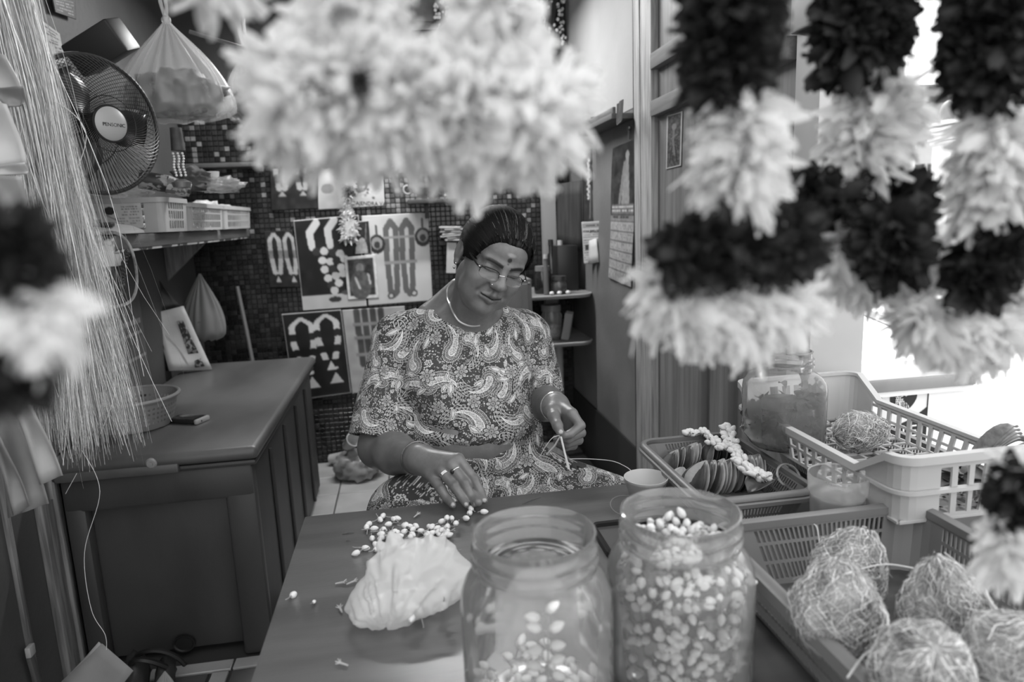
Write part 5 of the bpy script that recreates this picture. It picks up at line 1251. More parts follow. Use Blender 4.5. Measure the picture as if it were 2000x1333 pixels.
# ------------------------------------------------------------------ hanging clear bags
def hanging_bag(label, top, bot, R, squash, seed, m, fill_m, knot=True):
    top = np.array(top); Hh = top[2]-bot; t = thing('plastic_bag', label, 'bag', (top[0], top[1], bot)); V = []; Fc = []; nr, ns = 22, 96
    for i in range(nr):
        f = i/(nr-1); prof = (.05+.95*math.sin(min(1, f*1.12)*PI/2)**1.1) if f < .88 else (1.0*(1-((f-.88)/.12)**2.5*.45)); 
        for j in range(ns):
            a = 2*PI*j/ns; pl = 1+(.16*(1-f)**.7)*math.sin(a*13+seed+2*math.sin(a*3))+.05*math.sin(a*5+f*4+seed)*f
            V.append((R*prof*pl*math.cos(a)+.02*f*math.sin(seed), R*squash*prof*pl*math.sin(a), Hh*(1-f)+.006*math.sin(a*9+seed)*f))
    for i in range(nr-1):
        for j in range(ns): Fc.append([i*ns+j, i*ns+(j+1) % ns, (i+1)*ns+(j+1) % ns, (i+1)*ns+j])
    Fc.append([(nr-1)*ns+j for j in range(ns)]); link('bag_film', from_arrays(V, Fc), m, t)
    o = blob(None, 'contents', None, (.02*math.sin(seed), 0, Hh*.25), (R*.90, R*squash*.86, Hh*.27), fill_m, seed, .3, 22); o.parent = t; o['kind'] = 'stuff'
    if knot: MB().ball((0, 0, Hh+.004), .016, 10, 8).tube([(0, 0, Hh), (-.012, 0, Hh+.06), (-.015, 0, Hh+.5)], .006, 6).tube([(0, 0, Hh), (.006, 0, Hh+.05), (.0, 0, Hh+.5)], .006, 6).build('knotted_handles', m, t)
    return t
clearbag = mat('clear_bag', .85, .25, alpha=.34, transl=.35, spec=.7); shreds = mat('shredded_fill', .62, .7, .34, scale=26, detail=6, lo=.42, hi=.58, bump=1, bscale=40)
hanging_bag('clear plastic bag of shredded flowers hanging beside the fan', aty(325, 42, 2.66), aty(335, 236, 2.66)[2], .185, .6, 3, clearbag, shreds)
hanging_bag('clear plastic bag of petals hanging behind the white garland swag', aty(478, 95, 3.0), aty(480, 240, 3.0)[2], .11, .6, 8, clearbag, shreds)
# dark box and notices near the ceiling
dbx = MB().box((0, 0, 0), (.17, .10, .10), bev=.008).build('dark_carton', mat('dark_gloss', .15, .5)); dbx.location = aty(198, 92, 2.36); dbx.rotation_euler = (.35, -.42, -.25); tag(dbx, 'dark glossy box wedged above the fan beside the hanging bag', 'box')
cv = Canvas(70, 80, .66); cv.scribble(.06, .06, .95, .30, 3, .35, 2).scribble(.06, .34, .95, .48, 2, .3, 5).scribble(.06, .52, .4, .95, 6, .4, 7).rect(.42, .55, .72, .98, .70).scribble(.74, .5, .97, .9, 4, .3, 9).noise(.04)
sheet('notice_board', 'pale printed card notice hanging on the left wall above the fan', 'notice', [atx(40, 12, -1.075), atx(113, 66, -1.075), atx(124, 122, -1.075), atx(66, 134, -1.075)], cv, th=.012)
cv = Canvas(50, 40, .30); cv.scribble(.1, .1, .9, .9, 5, .55, 3).noise(.05)
sheet('notice_sheet', 'dark printed sheet hanging in the corner above the notice', 'notice', [atx(100, -12, -1.08), atx(146, 0, -1.08), atx(148, 38, -1.08), atx(108, 24, -1.08)], cv, th=.004)
rd = MB().tube([aty(370, 62, 2.6), aty(470, 92, 2.6), aty(640, 120, 2.6)], .007, 8).build('hanging_rod', mat('rod_grey', .4, .5)); tag(rd, 'thin grey rod running behind the hanging bags', 'rod')
# little ledge and beaded tassel
lg = MB().box((-.95, 3.775, aty(360, 326, 3.75)[2]), (.5, .14, .022), bev=.003).build('small_ledge', mat('ledge_wood', .32, .6, .26, scale=7)); tag(lg, 'small dark ledge on the back wall behind the fan', 'ledge')
ts_ = thing('beaded_tassel', 'beaded tassel hanging between the fan and the hanging bag', 'tassel', aty(343, 250, 2.4)); tl = Vector(ts_.location)
MB().tube([tl, tl-Vector((0, 0, .07))], [.018, .022], 10).build('fabric_tube', mat('tassel_cloth', .3, .6, .18, scale=30), ts_, world=True)
for k in range(3):
    mb = MB()
    for q in range(9): mb.ball((tl.x-.014+.014*k+.002*math.sin(q), tl.y-.012, tl.z-.08-.0085*q), .0042, 8, 6)
    mb.build('bead_strand', mat('pearl', .85, .25), ts_, world=True)
MB().lathe([(0, 0), (.026, .004), (.03, .02), (.012, .03), (0, .03)], (tl.x, tl.y-.01, tl.z-.19), 16).build('pendant', mat('pendant_metal', .6, .3, metal=.8), ts_, world=True)

# ------------------------------------------------------------------ things under the shelf
bt = thing('braided_tassel', 'dark braided cord tassel with a ring hanging under the shelf', 'tassel', aty(242, 490, 2.12)); q0 = [aty(250, 490, 2.12), aty(243, 512, 2.12), aty(239, 540, 2.12), aty(237, 560, 2.12)]
mb = MB()
for s_ in (0, PI): mb.tube([Vector(p)+Vector((.005*math.cos(i*1.7+s_), .005*math.sin(i*1.7+s_), 0)) for i, p in enumerate(spline(q0, 8))], .0055, 6)
mb.build('braid', mat('cord_dark', .26, .7, .18, scale=60), bt, world=True); MB().ball(q0[3], (.012, .012, .014), 12, 8).build('bead', mat('bead_dark', .22, .3), bt, world=True); MB().ring(Vector(q0[3])-Vector((0, 0, .026)), .010, .0016, (0, 1, 0), 24, 6).build('ring', mat('ring_dull', .4, .3, metal=.8), bt, world=True)
rb = MB().tube(spline([aty(182, 458, 2.08), aty(225, 455, 2.06), aty(252, 478, 2.05), aty(265, 520, 2.05), aty(266, 565, 2.06), aty(250, 592, 2.06), aty(210, 602, 2.06)], 7), .0045, 6, flat=.35).build('ribbon_loop', mat('ribbon', .66, .4, .42, scale=40)); tag(rb, 'pale ribbon looping down from the shelf edge', 'ribbon')
# carton behind the colander
cb = thing('carton', 'brown cardboard carton with faint printed lines standing behind the colander', 'box', (-1.07, 2.66, .71)); ctn = mat('carton_card', .36, .8, .31, scale=5)
MB().box((-1.085, 2.76, .98), (.028, .40, .54), bev=.004).build('box_body', ctn, cb, world=True)
mb = MB(); rng_ = random.Random(2)
for r_ in range(3):
    x = 2.58; mb = MB()
    while x < 2.93: w_ = rng_.uniform(.008, .03); mb.box((-1.0705, x+w_/2, 1.00-.045*r_-.05*(r_ == 2)), (.001, w_, .020 if r_ == 0 else .012)); x += w_+.006
    mb.build('printed_line', mat('carton_print', .5, .7), cb, world=True, smooth=False)
sb = thing('shopping_bag', 'white shopping bag with a dark side and straps leaning behind the chest', 'bag', aty(350, 720, 3.3))
def quad_solid(pts, th, nm, m, par, sub=6, bul=.01):
    TL, TR, BR, BL = [np.array(p) for p in pts]; u = np.linspace(0, 1, sub)[None, :, None]; v = np.linspace(0, 1, sub)[:, None, None]; P = (TL*(1-u)+TR*u)*(1-v)+(BL*(1-u)+BR*u)*v
    nr = np.cross(TR-TL, BL-TL); nr = nr/np.linalg.norm(nr); P = P+nr*(bul*np.sin(PI*u)*np.sin(PI*v)+bul*.5*np.sin(5*u+4*v)); idx = np.arange(sub*sub).reshape(sub, sub)
    Q = np.stack([idx[:-1, :-1], idx[:-1, 1:], idx[1:, 1:], idx[1:, :-1]], -1).reshape(-1, 4); o = link(nm, from_arrays(P.reshape(-1, 3), Q), m, par, par is not None); md = o.modifiers.new('s', 'SOLIDIFY'); md.thickness = th; return o
quad_solid([aty(300, 612, 3.25), aty(358, 598, 3.3), aty(415, 722, 3.28), aty(330, 725, 3.22)], .004, 'front_panel', mat('bag_white', .72, .5, .64, scale=8), sb, 8, .015)
quad_solid([aty(284, 615, 3.27), aty(300, 610, 3.25), aty(332, 725, 3.22), aty(302, 725, 3.26)], .004, 'side_panel', mat('bag_dark', .16, .5), sb); quad_solid([aty(292, 522, 3.3), aty(322, 560, 3.3), aty(352, 600, 3.31), aty(303, 612, 3.28)], .004, 'strap_panel', mat('bag_dark', .16, .5), sb)
quad_solid([aty(345, 628, 3.255), aty(358, 626, 3.258), aty(388, 690, 3.25), aty(368, 692, 3.25)], .001, 'printed_emblem', mat('bag_print', .22, .5, .6, scale=60, lo=.5, hi=.52), sb, 6, .004); quad_solid([aty(380, 705, 3.245), aty(392, 700, 3.245), aty(400, 716, 3.245), aty(381, 718, 3.245)], .001, 'printed_emblem', mat('bag_print', .22, .5, .6, scale=60), sb, 4, .002)
hanging_bag('grey translucent bag hanging limp on the back wall beside the shopping bag', aty(390, 535, 3.6), aty(415, 664, 3.6)[2], .105, .35, 5, mat('grey_bag', .62, .35, alpha=.7, transl=.3), mat('grey_fill', .5, .6, .4, scale=14), knot=False)
stk = MB().tube([aty(463, 560, 3.80), aty(480, 640, 3.76), aty(493, 706, 3.72)], .011, 8).build('broom_stick', mat('stick_wood', .36, .5)); tag(stk, 'thin stick leaning against the mosaic wall', 'stick')
# colander on the chest
cp = np.array(aty(262, 800, 2.40)); cp[2] = .705; cl_ = thing('colander', 'round grey perforated colander with petals on the chest lid', 'colander', cp)
n_ = 110; P = []; Mk = []
for k in range(n_): a = 2*PI*k/n_; P.append((cp[0]+.138*math.cos(a), cp[1]+.138*math.sin(a))); Mk.append(k % 2)
P = np.array(P); V = []; Fc = []; fr_ = [0, .2, .28, .36, .44, .52, .60, .68, .76, .84, 1.0]
for k in range(n_):
    d = P[k]-cp[:2]
    for f in fr_: V.append((cp[0]+d[0]*(.80+.2*f**.8), cp[1]+d[1]*(.80+.2*f**.8), .707+.098*f))
for k in range(n_):
    j = (k+1) % n_
    for r_ in range(10):
        if Mk[k] or r_ % 2 == 0 or r_ == 9: Fc.append([k*11+r_, j*11+r_, j*11+r_+1, k*11+r_+1])
cgm = mat('colander_plastic', .50, .45, .45, scale=6); o = link('perforated_wall', from_arrays(V, Fc, smooth=False), cgm, cl_, True); md = o.modifiers.new('s', 'SOLIDIFY'); md.thickness = .002
MB().ring((cp[0], cp[1], .806), .142, .0065, seg=60, ms=8).build('rim', cgm, cl_, world=True); MB().lathe([(0, .0), (.109, 0), (.111, .003), (0, .003)], (cp[0], cp[1], .706), 40).build('base', cgm, cl_, world=True)
for k in range(9):
    o = bpy.data.objects.new('flower_petal', dpm_w if False else lm1); COL.objects.link(o); o.location = (cp[0]+random.uniform(-.09, .02), cp[1]+random.uniform(-.09, .02), .722+.008*k); o.rotation_euler = (random.uniform(-.8, .8), random.uniform(-.8, .8), random.uniform(0, 6)); o.scale = (.6,)*3; tag(o, 'pale petal lying in the round colander', 'petal', 'petals in the colander')
# phone
pc = atz(370, 826, .70); ph_ = thing('mobile_phone', 'dark mobile phone with silver end lying on the chest lid', 'phone', (pc[0], pc[1], .7035), (0, 0, -.42))
MB().box((0, 0, .009), (.118, .066, .017), bev=.005).build('case', mat('phone_dark', .12, .25), ph_); MB().box((-.008, 0, .0178), (.09, .056, .001), bev=.0004).build('screen', mat('phone_screen', .20, .08), ph_); MB().box((.053, -.001, .009), (.014, .0665, .0175), bev=.005).build('silver_end', mat('phone_silver', .75, .3, metal=.5), ph_); MB().lathe([(0, .001), (.003, .001), (.003, 0)], (.0605, -.012, .009), 10, (0, PI/2, 0)).build('socket', M_dark, ph_)

# ------------------------------------------------------------------ raffia bundle, hanging bags at far left
rng = np.random.default_rng(4); N_, K_ = 2600, 16; Yb = 1.42; bot = np.array(aty(168, 895, Yb)); topz = 2.35; xt = bot[0]-.0
s_ = np.linspace(0, 1, K_)[None, :]; th_ = rng.uniform(0, 2*PI, N_)[:, None]; r0 = np.sqrt(rng.random(N_))[:, None]; endf = rng.uniform(.72, 1.0, N_)[:, None]**.6
z = topz+(bot[2]-topz)*s_*endf; flare = .022+.072*(s_*endf)**1.2; P_ = np.stack([xt+r0*flare*np.cos(th_)+.010*np.sin(s_*7+th_*3)*s_-.058*(1-s_)+.02*np.sin(s_*3), Yb+r0*flare*np.sin(th_)+.006*np.cos(s_*6+th_*2)*s_, z], -1)
stray = rng.random(N_) < .05; wob = rng.normal(0, 1, (N_, 2)); fq2 = rng.uniform(3, 11, (N_, 1)); P_[..., 0] += .020*wob[:, :1]*np.sin(s_*fq2+th_)*s_; P_[..., 1] += .020*wob[:, 1:]*np.cos(s_*fq2+th_)*s_; P_[stray] += (rng.normal(0, .05, (stray.sum(), 1, 3))*(s_[..., None]**2)); V_, Q_ = ribbons(P_, rng.uniform(.0006, .0015, N_)); c_ = np.repeat([lin(x) for x in rng.uniform(.45, .98, N_)], K_*2)
rf = link('raffia_bundle', from_arrays(V_, Q_, col=c_), mat('raffia', .8, .32, attr='Col', spec=.7)); tag(rf, 'long bundle of shiny straw-coloured raffia strands hanging beside the shelf', 'raffia bundle')
for k, pts in enumerate(([(15, 10), (80, 200), (125, 330), (145, 340), (168, 260), (120, 205), (75, 200)], [(215, 640), (225, 760), (195, 850)], [(160, 880), (195, 960), (165, 1080), (178, 1190), (205, 1240), (208, 1270)], [(150, 925), (128, 965)], [(180, 520), (200, 600)])):
    o = MB().tube(spline([aty(*p, 1.40) for p in pts], 8), .0006, 4).build('raffia_strand', mat('raffia_pale', .75, .4)); tag(o, 'single loose raffia strand curling away from the bundle', 'strand', 'loose raffia strands')
pbm = [mat('bag_sheet_%d' % i, v, .35, v*.85, scale=9, bump=.3, bscale=20, alpha=.93, transl=.3) for i, v in enumerate((.62, .72, .55, .8))]
def bag_stack(label, quads, Y):
    t = thing('bag_stack', label, 'bags', aty(*quads[0][0][0], Y))
    for i, (q, mi_) in enumerate(quads): quad_solid([aty(*p, Y-.012*i) for p in q], .002, 'folded_bag', pbm[mi_], t, 9, .012)
    return t
bag_stack('stack of pale folded plastic bags hanging low beside the chest', [([(-20, 780), (60, 770), (105, 975), (20, 1010)], 2), ([(-30, 830), (20, 760), (95, 985), (45, 1000)], 0), ([(10, 765), (58, 775), (122, 930), (82, 945)], 1), ([(-25, 860), (5, 850), (58, 990), (30, 1005)], 2)], 1.27)
bag_stack('stack of white folded paper bags hanging high beside the raffia', [([(-40, 90), (15, 110), (45, 185), (-40, 190)], 1), ([(-40, 170), (50, 170), (42, 205), (20, 212)], 2), ([(-40, 190), (18, 205), (52, 320), (-40, 335)], 3), ([(-40, 325), (52, 318), (52, 340), (-40, 345)], 3), ([(-40, 340), (45, 345), (52, 408), (-40, 412)], 1)], 1.22)
# ------------------------------------------------------------------ floor corner, lower left
cd = mat('cardboard', .45, .8, .38, scale=6); fp = thing('cardboard_flap', 'opened cardboard carton lying on the floor by the chest', 'cardboard', atz(190, 1330, .1))
quad_solid([aty(200, 1258, 1.75), aty(262, 1312, 1.70), aty(190, 1400, 1.62), aty(115, 1340, 1.68)], .006, 'flap', cd, fp, 6, .006); quad_solid([aty(196, 1256, 1.77), aty(200, 1264, 1.75), aty(130, 1345, 1.68), aty(118, 1342, 1.70)], .006, 'flap', mat('cardboard_light', .55, .8), fp, 4, .003)
hb_ = thing('dark_bag', 'dark bag with thin straps slumped on the floor by the carton', 'bag', atz(265, 1320, .08)); mb = blob(None, 'bag_body', None, (0, 0, 0), (.035, .05, .07), mat('dark_bag_cloth', .16, .6), 3, .3, 14, sub=3); mb.parent = hb_
o = blob(None, 'bag_body', None, (.075, .02, -.02), (.028, .05, .05), mat('dark_bag_cloth', .16, .6), 7, .3, 14, sub=3); o.parent = hb_
MB().tube(bez((.0, -.02, .05), (.02, -.05, .09), (.06, -.05, .08), (.09, -.01, .02), 12), .008, 6).tube(bez((.01, 0, .06), (.05, -.02, .10), (.11, 0, .07), (.13, .02, .0), 12), .007, 6).build('strap', mat('strap_black', .1, .5), hb_)
o = hanging_bag('small clear plastic packet beside the dark floor bag', atz(322, 1312, .10), .005, .035, .7, 4, film, mat('packet_fill', .5, .6), knot=False)
clp = thing('box_cutter', 'small cutter with a pale head hanging on the left wall panel', 'cutter', atx(58, 1290, -1.085)); cp_ = Vector(clp.location); MB().box(cp_+Vector((.006, 0, -.03)), (.012, .022, .10), bev=.003, rot=(.12, 0, 0)).build('handle', mat('cutter_grey', .3, .5), clp, world=True); MB().box(cp_+Vector((.008, -.004, .03)), (.014, .028, .03), bev=.003).build('head', mat('cutter_pale', .6, .4), clp, world=True)
# bag and cups on the floor at the back
fb_ = atz(700, 935, 0); blob('greyish tied plastic bag slumped on the light floor tiles', 'plastic_bag', 'bag', (fb_[0], fb_[1], .075), (.135, .11, .085), mat('floor_bag_film', .52, .35, .42, scale=9, spec=.6, bump=.6, bscale=18), 9, .30, 16)
for (px, py, lb, rot) in ((645, 897, 'white foam cup lying on its side by the floor bag', (PI/2-.1, 0, 1.2)), (678, 872, 'white foam cup resting on top of the floor bag', (.9, .3, .4))):
    o = MB().lathe([(0, 0), (.026, 0), (.038, .088), (.040, .09), (.036, .09), (.024, .004), (0, .004)], seg=24).build('foam_cup', white_m); o.rotation_euler = rot; o.location = atz(px, py, .045) if py > 890 else aty(px, py, fb_[1]); tag(o, lb, 'cup')
# ================================================================== back wall: posters and small things
YP = YB-.012
def wallq(*p): return [aty(x, y, YP) for x, y in p]
W_, Gy, Dk = .82, .45, .12
cv = Canvas(96, 112, .10); cv.rect(0, .84, 1, 1, .70).noise(.05, 9, 2)
for (cu, v0, v1) in ((.34, .05, .30), (.62, .03, .30)): cv.line([(cu-.10, v1), (cu-.12, v0+.10), (cu, v0), ], .11, .78)
for (u, v, c) in ((.30, .36, .2), (.42, .36, .78), (.55, .38, .2), (.66, .40, .78), (.38, .46, .8), (.50, .48, .78), (.60, .47, .15), (.72, .46, .8), (.40, .56, .78), (.52, .56, .2), (.66, .55, .8), (.44, .66, .8), (.56, .64, .75), (.68, .62, .78), (.48, .74, .2), (.60, .72, .8), (.52, .80, .75), (.78, .52, .7), (.82, .62, .7)): cv.ell(u, v, .065, .045, c)
cv.ell(.52, .90, .10, .03, .2).ell(.70, .83, .08, .025, .3).line([(0, 0), (1, 0), (1, 1), (0, 1), (0, 0)], .03, .8)
sheet('poster', 'framed poster of tall banded garlands on black with a white floor', 'poster', wallq((573, 431), (700, 420), (716, 598), (592, 607)), cv)
cv = Canvas(96, 112, .72); cv.noise(.03, 8)
for cu in (.42, .66): 
    cv.line([(cu-.06, .86), (cu-.085, .5), (cu-.075, .16), (cu, .08), (cu+.075, .16), (cu+.06, .5), (cu+.04, .86), (cu-.01, .9)], .085, .36)
    for v in (.24, .52): cv.rect(cu-.13, v, cu+.13, v+.03, .55)
for (u, v) in ((.20, .32), (.90, .27)): cv.ell(u, v, .12, .105, .15).ell(u, v-.01, .085, .07, .55).ell(u, v+.01, .045, .04, .2).line([(u, v-.2), (u, v-.1)], .03, .3)
for u in (.38, .70): cv.ell(u, .93-.12+.12, .06, .0, .4)
for (u, v) in ((.36, .79+.12), (.72, .79+.11)): cv.ell(u, v, .055, .04, .3).ell(u, v, .03, .022, .72)
sheet('poster', 'white poster showing two looped grey garlands with round pendants', 'poster', wallq((706, 422), (836, 415), (845, 587), (720, 597)), cv)
YP -= .004
cv = Canvas(44, 60, .78); cv.rect(.10, .07, .90, .92, .22).ell(.45, .25, .20, .16, .30).ell(.47, .28, .13, .12, .50).ell(.45, .68, .34, .34, .34).line([(.30, .5), (.42, .75)], .08, .7).line([(.72, .42), (.76, .65)], .07, .7).ell(.75, .32, .10, .10, .16).noise(.06, 12, 4)
sheet('framed_photo', 'small white-bordered photo of a garlanded figure pinned between the posters', 'photo', wallq((672, 503), (733, 497), (740, 582), (680, 586)), cv)
cv = Canvas(36, 50, .14); cv.line([(0, 0), (1, 0), (1, 1)], .06, .7).ell(.45, .95, .35, .45, .62).line([(.75, .1), (.68, .6)], .1, .4).noise(.06, 9, 3)
sheet('photo_print', 'dark photo print tucked above the small white-bordered photo', 'photo', wallq((697, 433), (720, 431), (726, 495), (690, 497)), cv)
YP += .004
cv = Canvas(50, 64, .13); cv.garland(.32, .05, .78, .16, .17, [.66, .6, .45, .62, .66]).garland(.82, .05, .78, .15, .16, [.66, .6, .45, .62, .66]).noise(.05, 10)
sheet('poster', 'dark poster of two pale V-shaped garlands beside the framed garland poster', 'poster', wallq((515, 452), (571, 450), (588, 562), (527, 562)), cv)
cv = Canvas(56, 40, .14); cv.garland(.25, -.4, .55, .12, .13, [.6, .3, .55, .3, .6]).garland(.70, -.4, .55, .12, .13, [.6, .3, .55, .3, .6]).noise(.05, 10)
sheet('poster', 'black poster with two tasselled garlands above the tile row', 'poster', wallq((527, 330), (614, 326), (621, 408), (530, 412)), cv)
cv = Canvas(80, 52, .68); cv.ell(.15, .5, .10, .12, .5).ell(.62, .45, .14, .2, .35)
for k in range(40): cv.ell(random.uniform(.45, .85), random.uniform(.1, .8), .02, .03, random.choice((.3, .75, .5)))
cv.noise(.04, 10)
pr = sheet('poster', 'pale flower-shop poster with small lettering beside the bare mosaic tiles', 'poster', wallq((619, 330), (746, 320), (752, 402), (622, 410)), cv)
me = text_mesh('GAJENDRA VAI', .028, .0004); o = link('lettering', me, M_dark, pr); c_ = aty(722, 398, YP-.002); o.matrix_basis = Matrix.Translation(c_) @ Euler((PI/2, .06, 0)).to_matrix().to_4x4()
cv = Canvas(96, 112, .10); cv.garland(.30, .07, .60, .17, .12, [.76, .78, .15, .74, .12, .76]).garland(.72, .05, .58, .17, .12, [.76, .78, .15, .74, .12, .76])
for (cu, v) in ((.36, .68), (.78, .66)): cv.rect(cu-.05, v, cu+.05, v+.03, .74); cv.put((np.abs(cv.u-cu) < (cv.v-v-.06)*.9) & (cv.v > v+.07) & (cv.v < v+.2), .7)
cv.line([(0, 0), (1, 0), (1, 1), (0, 1), (0, 0)], .025, .72).noise(.04, 9)
sheet('poster', 'black poster of white banded garlands below the framed garland poster', 'poster', wallq((550, 614), (666, 605), (686, 768), (575, 783)), cv)
cv = Canvas(70, 100, .62); 
for k in range(4): cv.line([(.22+.13*k, .03), (.24+.12*k, .75-.06*abs(k-1.5))], .10, .26)
for v in (.16, .32, .52): cv.rect(.14, v, .72, v+.04, .5)
cv.ell(.40, .90, .20, .06, .3).noise(.05, 9)
sheet('poster', 'pale poster of hanging dark garlands half hidden behind the shoulder', 'poster', wallq((668, 606), (790, 598), (806, 760), (688, 769)), cv)
# little white garland hanging over the posters
hg = thing('flower_garland', 'small white flower tassel hanging over the posters on the mosaic wall', 'garland', aty(680, 345, 3.72))
for (pts, rad, n, tone, sd, nm) in (([(676, 335), (677, 362)], [20, 22], 160, .82, 1, 'white_tuft'), ([(677, 372), (677, 384)], [13, 15], 70, .3, 2, 'dark_gap_petals'), ([(678, 388), (679, 420)], [12, 12], 120, .8, 3, 'white_stem'), ([(681, 432), (682, 462)], [22, 24], 200, .8, 4, 'white_tuft')):
    section(hg, nm, gp(pts, 3.78), [r_*PXM(3.78) for r_ in rad], n, .028, .012, tone, 200+sd, wp_m if tone > .5 else dp_m, core=.6)
# bracket shelf with lamp bowl and flowers
bs = thing('bracket_shelf', 'thin dark shelf on the mosaic wall holding a clay lamp and flowers', 'shelf', aty(870, 396, 3.72)); z0 = aty(870, 392, 3.72)[2]; xa, xb = aty(796, 392, 3.72)[0], aty(945, 392, 3.72)[0]
MB().box(((xa+xb)/2, 3.77, z0), (xb-xa, .14, .022), bev=.003).build('board', mat('bracket_wood', .25, .5, .2, scale=9), bs, world=True)
MB().box((xa+.1, 3.80, z0-.05), (.02, .08, .08)).build('bracket', M_dark, bs, world=True)
lb = thing('clay_lamp', 'pale bowl-shaped clay lamp with a looped handle on the bracket shelf', 'lamp', (aty(824, 388, 3.74)[0], 3.74, z0+.011))
MB().lathe([(0, .002), (.034, 0), (.030, .010), (.022, .020), (.035, .036), (.066, .060), (.070, .078), (.064, .078), (.03, .045), (0, .04)], seg=32).build('bowl', mat('clay_pale', .62, .5, .55, scale=20), lb); MB().ring((-.072, 0, .052), .022, .006, (0, 1, 0), 24, 8).build('handle', mat('clay_pale', .62, .5), lb)
rng = np.random.default_rng(31); fcen = aty(902, 383, 3.73); V, Q, c = petal_cloud(rng, [fcen-np.array([.07, 0, 0]), fcen, fcen+np.array([.08, 0, 0])], [.022, .040, .022], 420, .02, .008, .8); V[:, 2] = np.maximum(V[:, 2], z0+.012)
o = link('flower_heap', from_arrays(V, Q, col=[lin(x) for x in c]), wp_m); tag(o, 'loose heap of small white flowers on the bracket shelf', 'flowers', kind='stuff')
# paper stack on a narrow dark shelf
pk = thing('paper_stack', 'untidy stack of papers and envelopes on a narrow dark shelf', 'papers', aty(880, 470, 3.7)); zz = aty(880, 470, 3.68)[2]; xx = aty(886, 470, 3.68)[0]
for k in range(7): MB().box((xx+random.uniform(-.012, .012), 3.70, zz+.004+.011*k), (.11, .16, .008), rot=(0, random.uniform(-.06, .06), random.uniform(-.2, .2))).build('paper', mat('paper_%d' % (k % 3), (.7, .55, .62)[k % 3], .7), pk, world=True)
MB().box((xx-.02, 3.64, zz-.09), (.05, .012, .16), rot=(0, .08, 0)).build('envelope', mat('paper_pale', .72, .7), pk, world=True)
nsf = MB().box((xx, 3.74, zz-.012), (.15, .20, .018)).build('narrow_shelf', M_dark); tag(nsf, 'narrow dark shelf carrying the paper stack', 'shelf')
# framed pictures and bead strings up high
fpt = thing('framed_picture', 'dark framed picture high on the back wall behind the garland', 'picture', aty(835, 60, 3.83)); fq_ = wallq((788, -30), (868, -35), (872, 56), (798, 62))
a_ = np.array(fq_); ctr_ = a_.mean(0); MB().box((ctr_[0], 3.835, ctr_[2]), (a_[1][0]-a_[0][0], .02, a_[0][2]-a_[3][2])).build('frame', mat('frame_dark', .13, .3), fpt, world=True); MB().box((ctr_[0], 3.822, ctr_[2]+.01), (.14, .006, .17)).build('picture', mat('frame_pic', .42, .3, .3, scale=8), fpt, world=True)
def bead_string(label, pts, n, r_, Y, spread, seed):
    t = thing('bead_string', label, 'beads', aty(*pts[-1], Y)); rg_ = random.Random(seed); mb = MB(); P = spline([aty(*p, Y) for p in pts], 10)
    for k in range(n): p = P[rg_.randrange(len(P))]; mb.ball((p[0]+rg_.gauss(0, spread), p[1]+rg_.gauss(0, spread*.5), p[2]+rg_.gauss(0, .01)), r_, 8, 6)
    o = mb.build('beads', mat('pearl', .85, .25), t, world=True); o['kind'] = 'stuff'; MB().tube(P, spread*.9, 8).build('backing', mat('bead_back', .22, .6), t, world=True); return t
bead_string('pearl bead string hanging beside the high framed picture', [(862, 10), (866, 50), (858, 100)], 60, .009, 3.78, .022, 1)
bead_string('pearl bead strings hanging at the corner of the upper wall', [(1080, -10), (1075, 35), (1072, 62)], 60, .010, 3.75, .03, 2); bead_string('thin pearl bead string hanging right beside the pale upper wall', [(1100, -10), (1098, 40), (1100, 80)], 26, .009, 3.78, .008, 3)

# ------------------------------------------------------------------ corner shelves right of the person
cs_m = mat('corner_shelf_wood', .50, .55, .42, scale=8)
pw = struct(MB().box((aty(1072, 450, 3.8)[0], 3.80, 1.25), (.07, .07, 1.4)).build('trim_6', mat('pale_corner_post', .58, .6)))
def corner_shelf(label, py, x0px, Y):
    z = aty(1085, py, Y)[2]; x0 = aty(x0px, py, Y)[0]; t = thing('corner_shelf', label, 'shelf', (.85, 3.6, z)); pts = [(x0, 3.84), (x0, Y)]+[(.86+.085*math.sin(a), Y+.085-.085*math.cos(a)) for a in np.linspace(0, PI/2, 8)]+[(.945, 3.84)]
    MB().prism([(x, y, z-.018) for x, y in pts], (0, 0, .018)).build('board', cs_m, t, world=True, smooth=False); MB().tube([(x, y, z-.004) for x, y in pts[1:-1]], .006, 6).build('lip', mat('shelf_lip', .62, .5), t, world=True); return z
zs1 = corner_shelf('upper rounded corner shelf with dark jars and bottles', 578, 1035, 3.36); zs2 = corner_shelf('lower rounded corner shelf with a clear jar of snacks', 672, 1035, 3.36)
def bottle(label, px, Y, z, prof, m, cap=None, name='bottle'):
    t = thing(name, label, 'bottle' if name == 'bottle' else 'jar', (aty(px, 560, Y)[0], Y, z)); MB().lathe(prof, seg=24).build('glass_body', m, t)
    if cap: MB().lathe([(0, cap[1]+cap[2]), (cap[0], cap[1]+cap[2]), (cap[0]+.001, cap[1]), (0, cap[1])], seg=20).build('cap', cap[3], t)
    return t
dg = mat('dark_glass', .14, .12, spec=.7); mg = mat('mid_jar', .34, .2, .24, scale=20)
bottle('squat dark jar with pale lid on the upper corner shelf', 1060, 3.50, zs1, [(0, .002), (.042, .002), (.045, .01), (.045, .10), (.036, .115), (.036, .12)], dg, (.038, .118, .025, mat('jar_lid_grey', .45, .4)))
bottle('small round dark jar in front on the upper corner shelf', 1092, 3.44, zs1, [(0, .002), (.035, .002), (.042, .02), (.042, .05), (.030, .07), (.030, .075)], mg, (.036, .07, .022, mat('jar_lid_dark', .25, .4)))
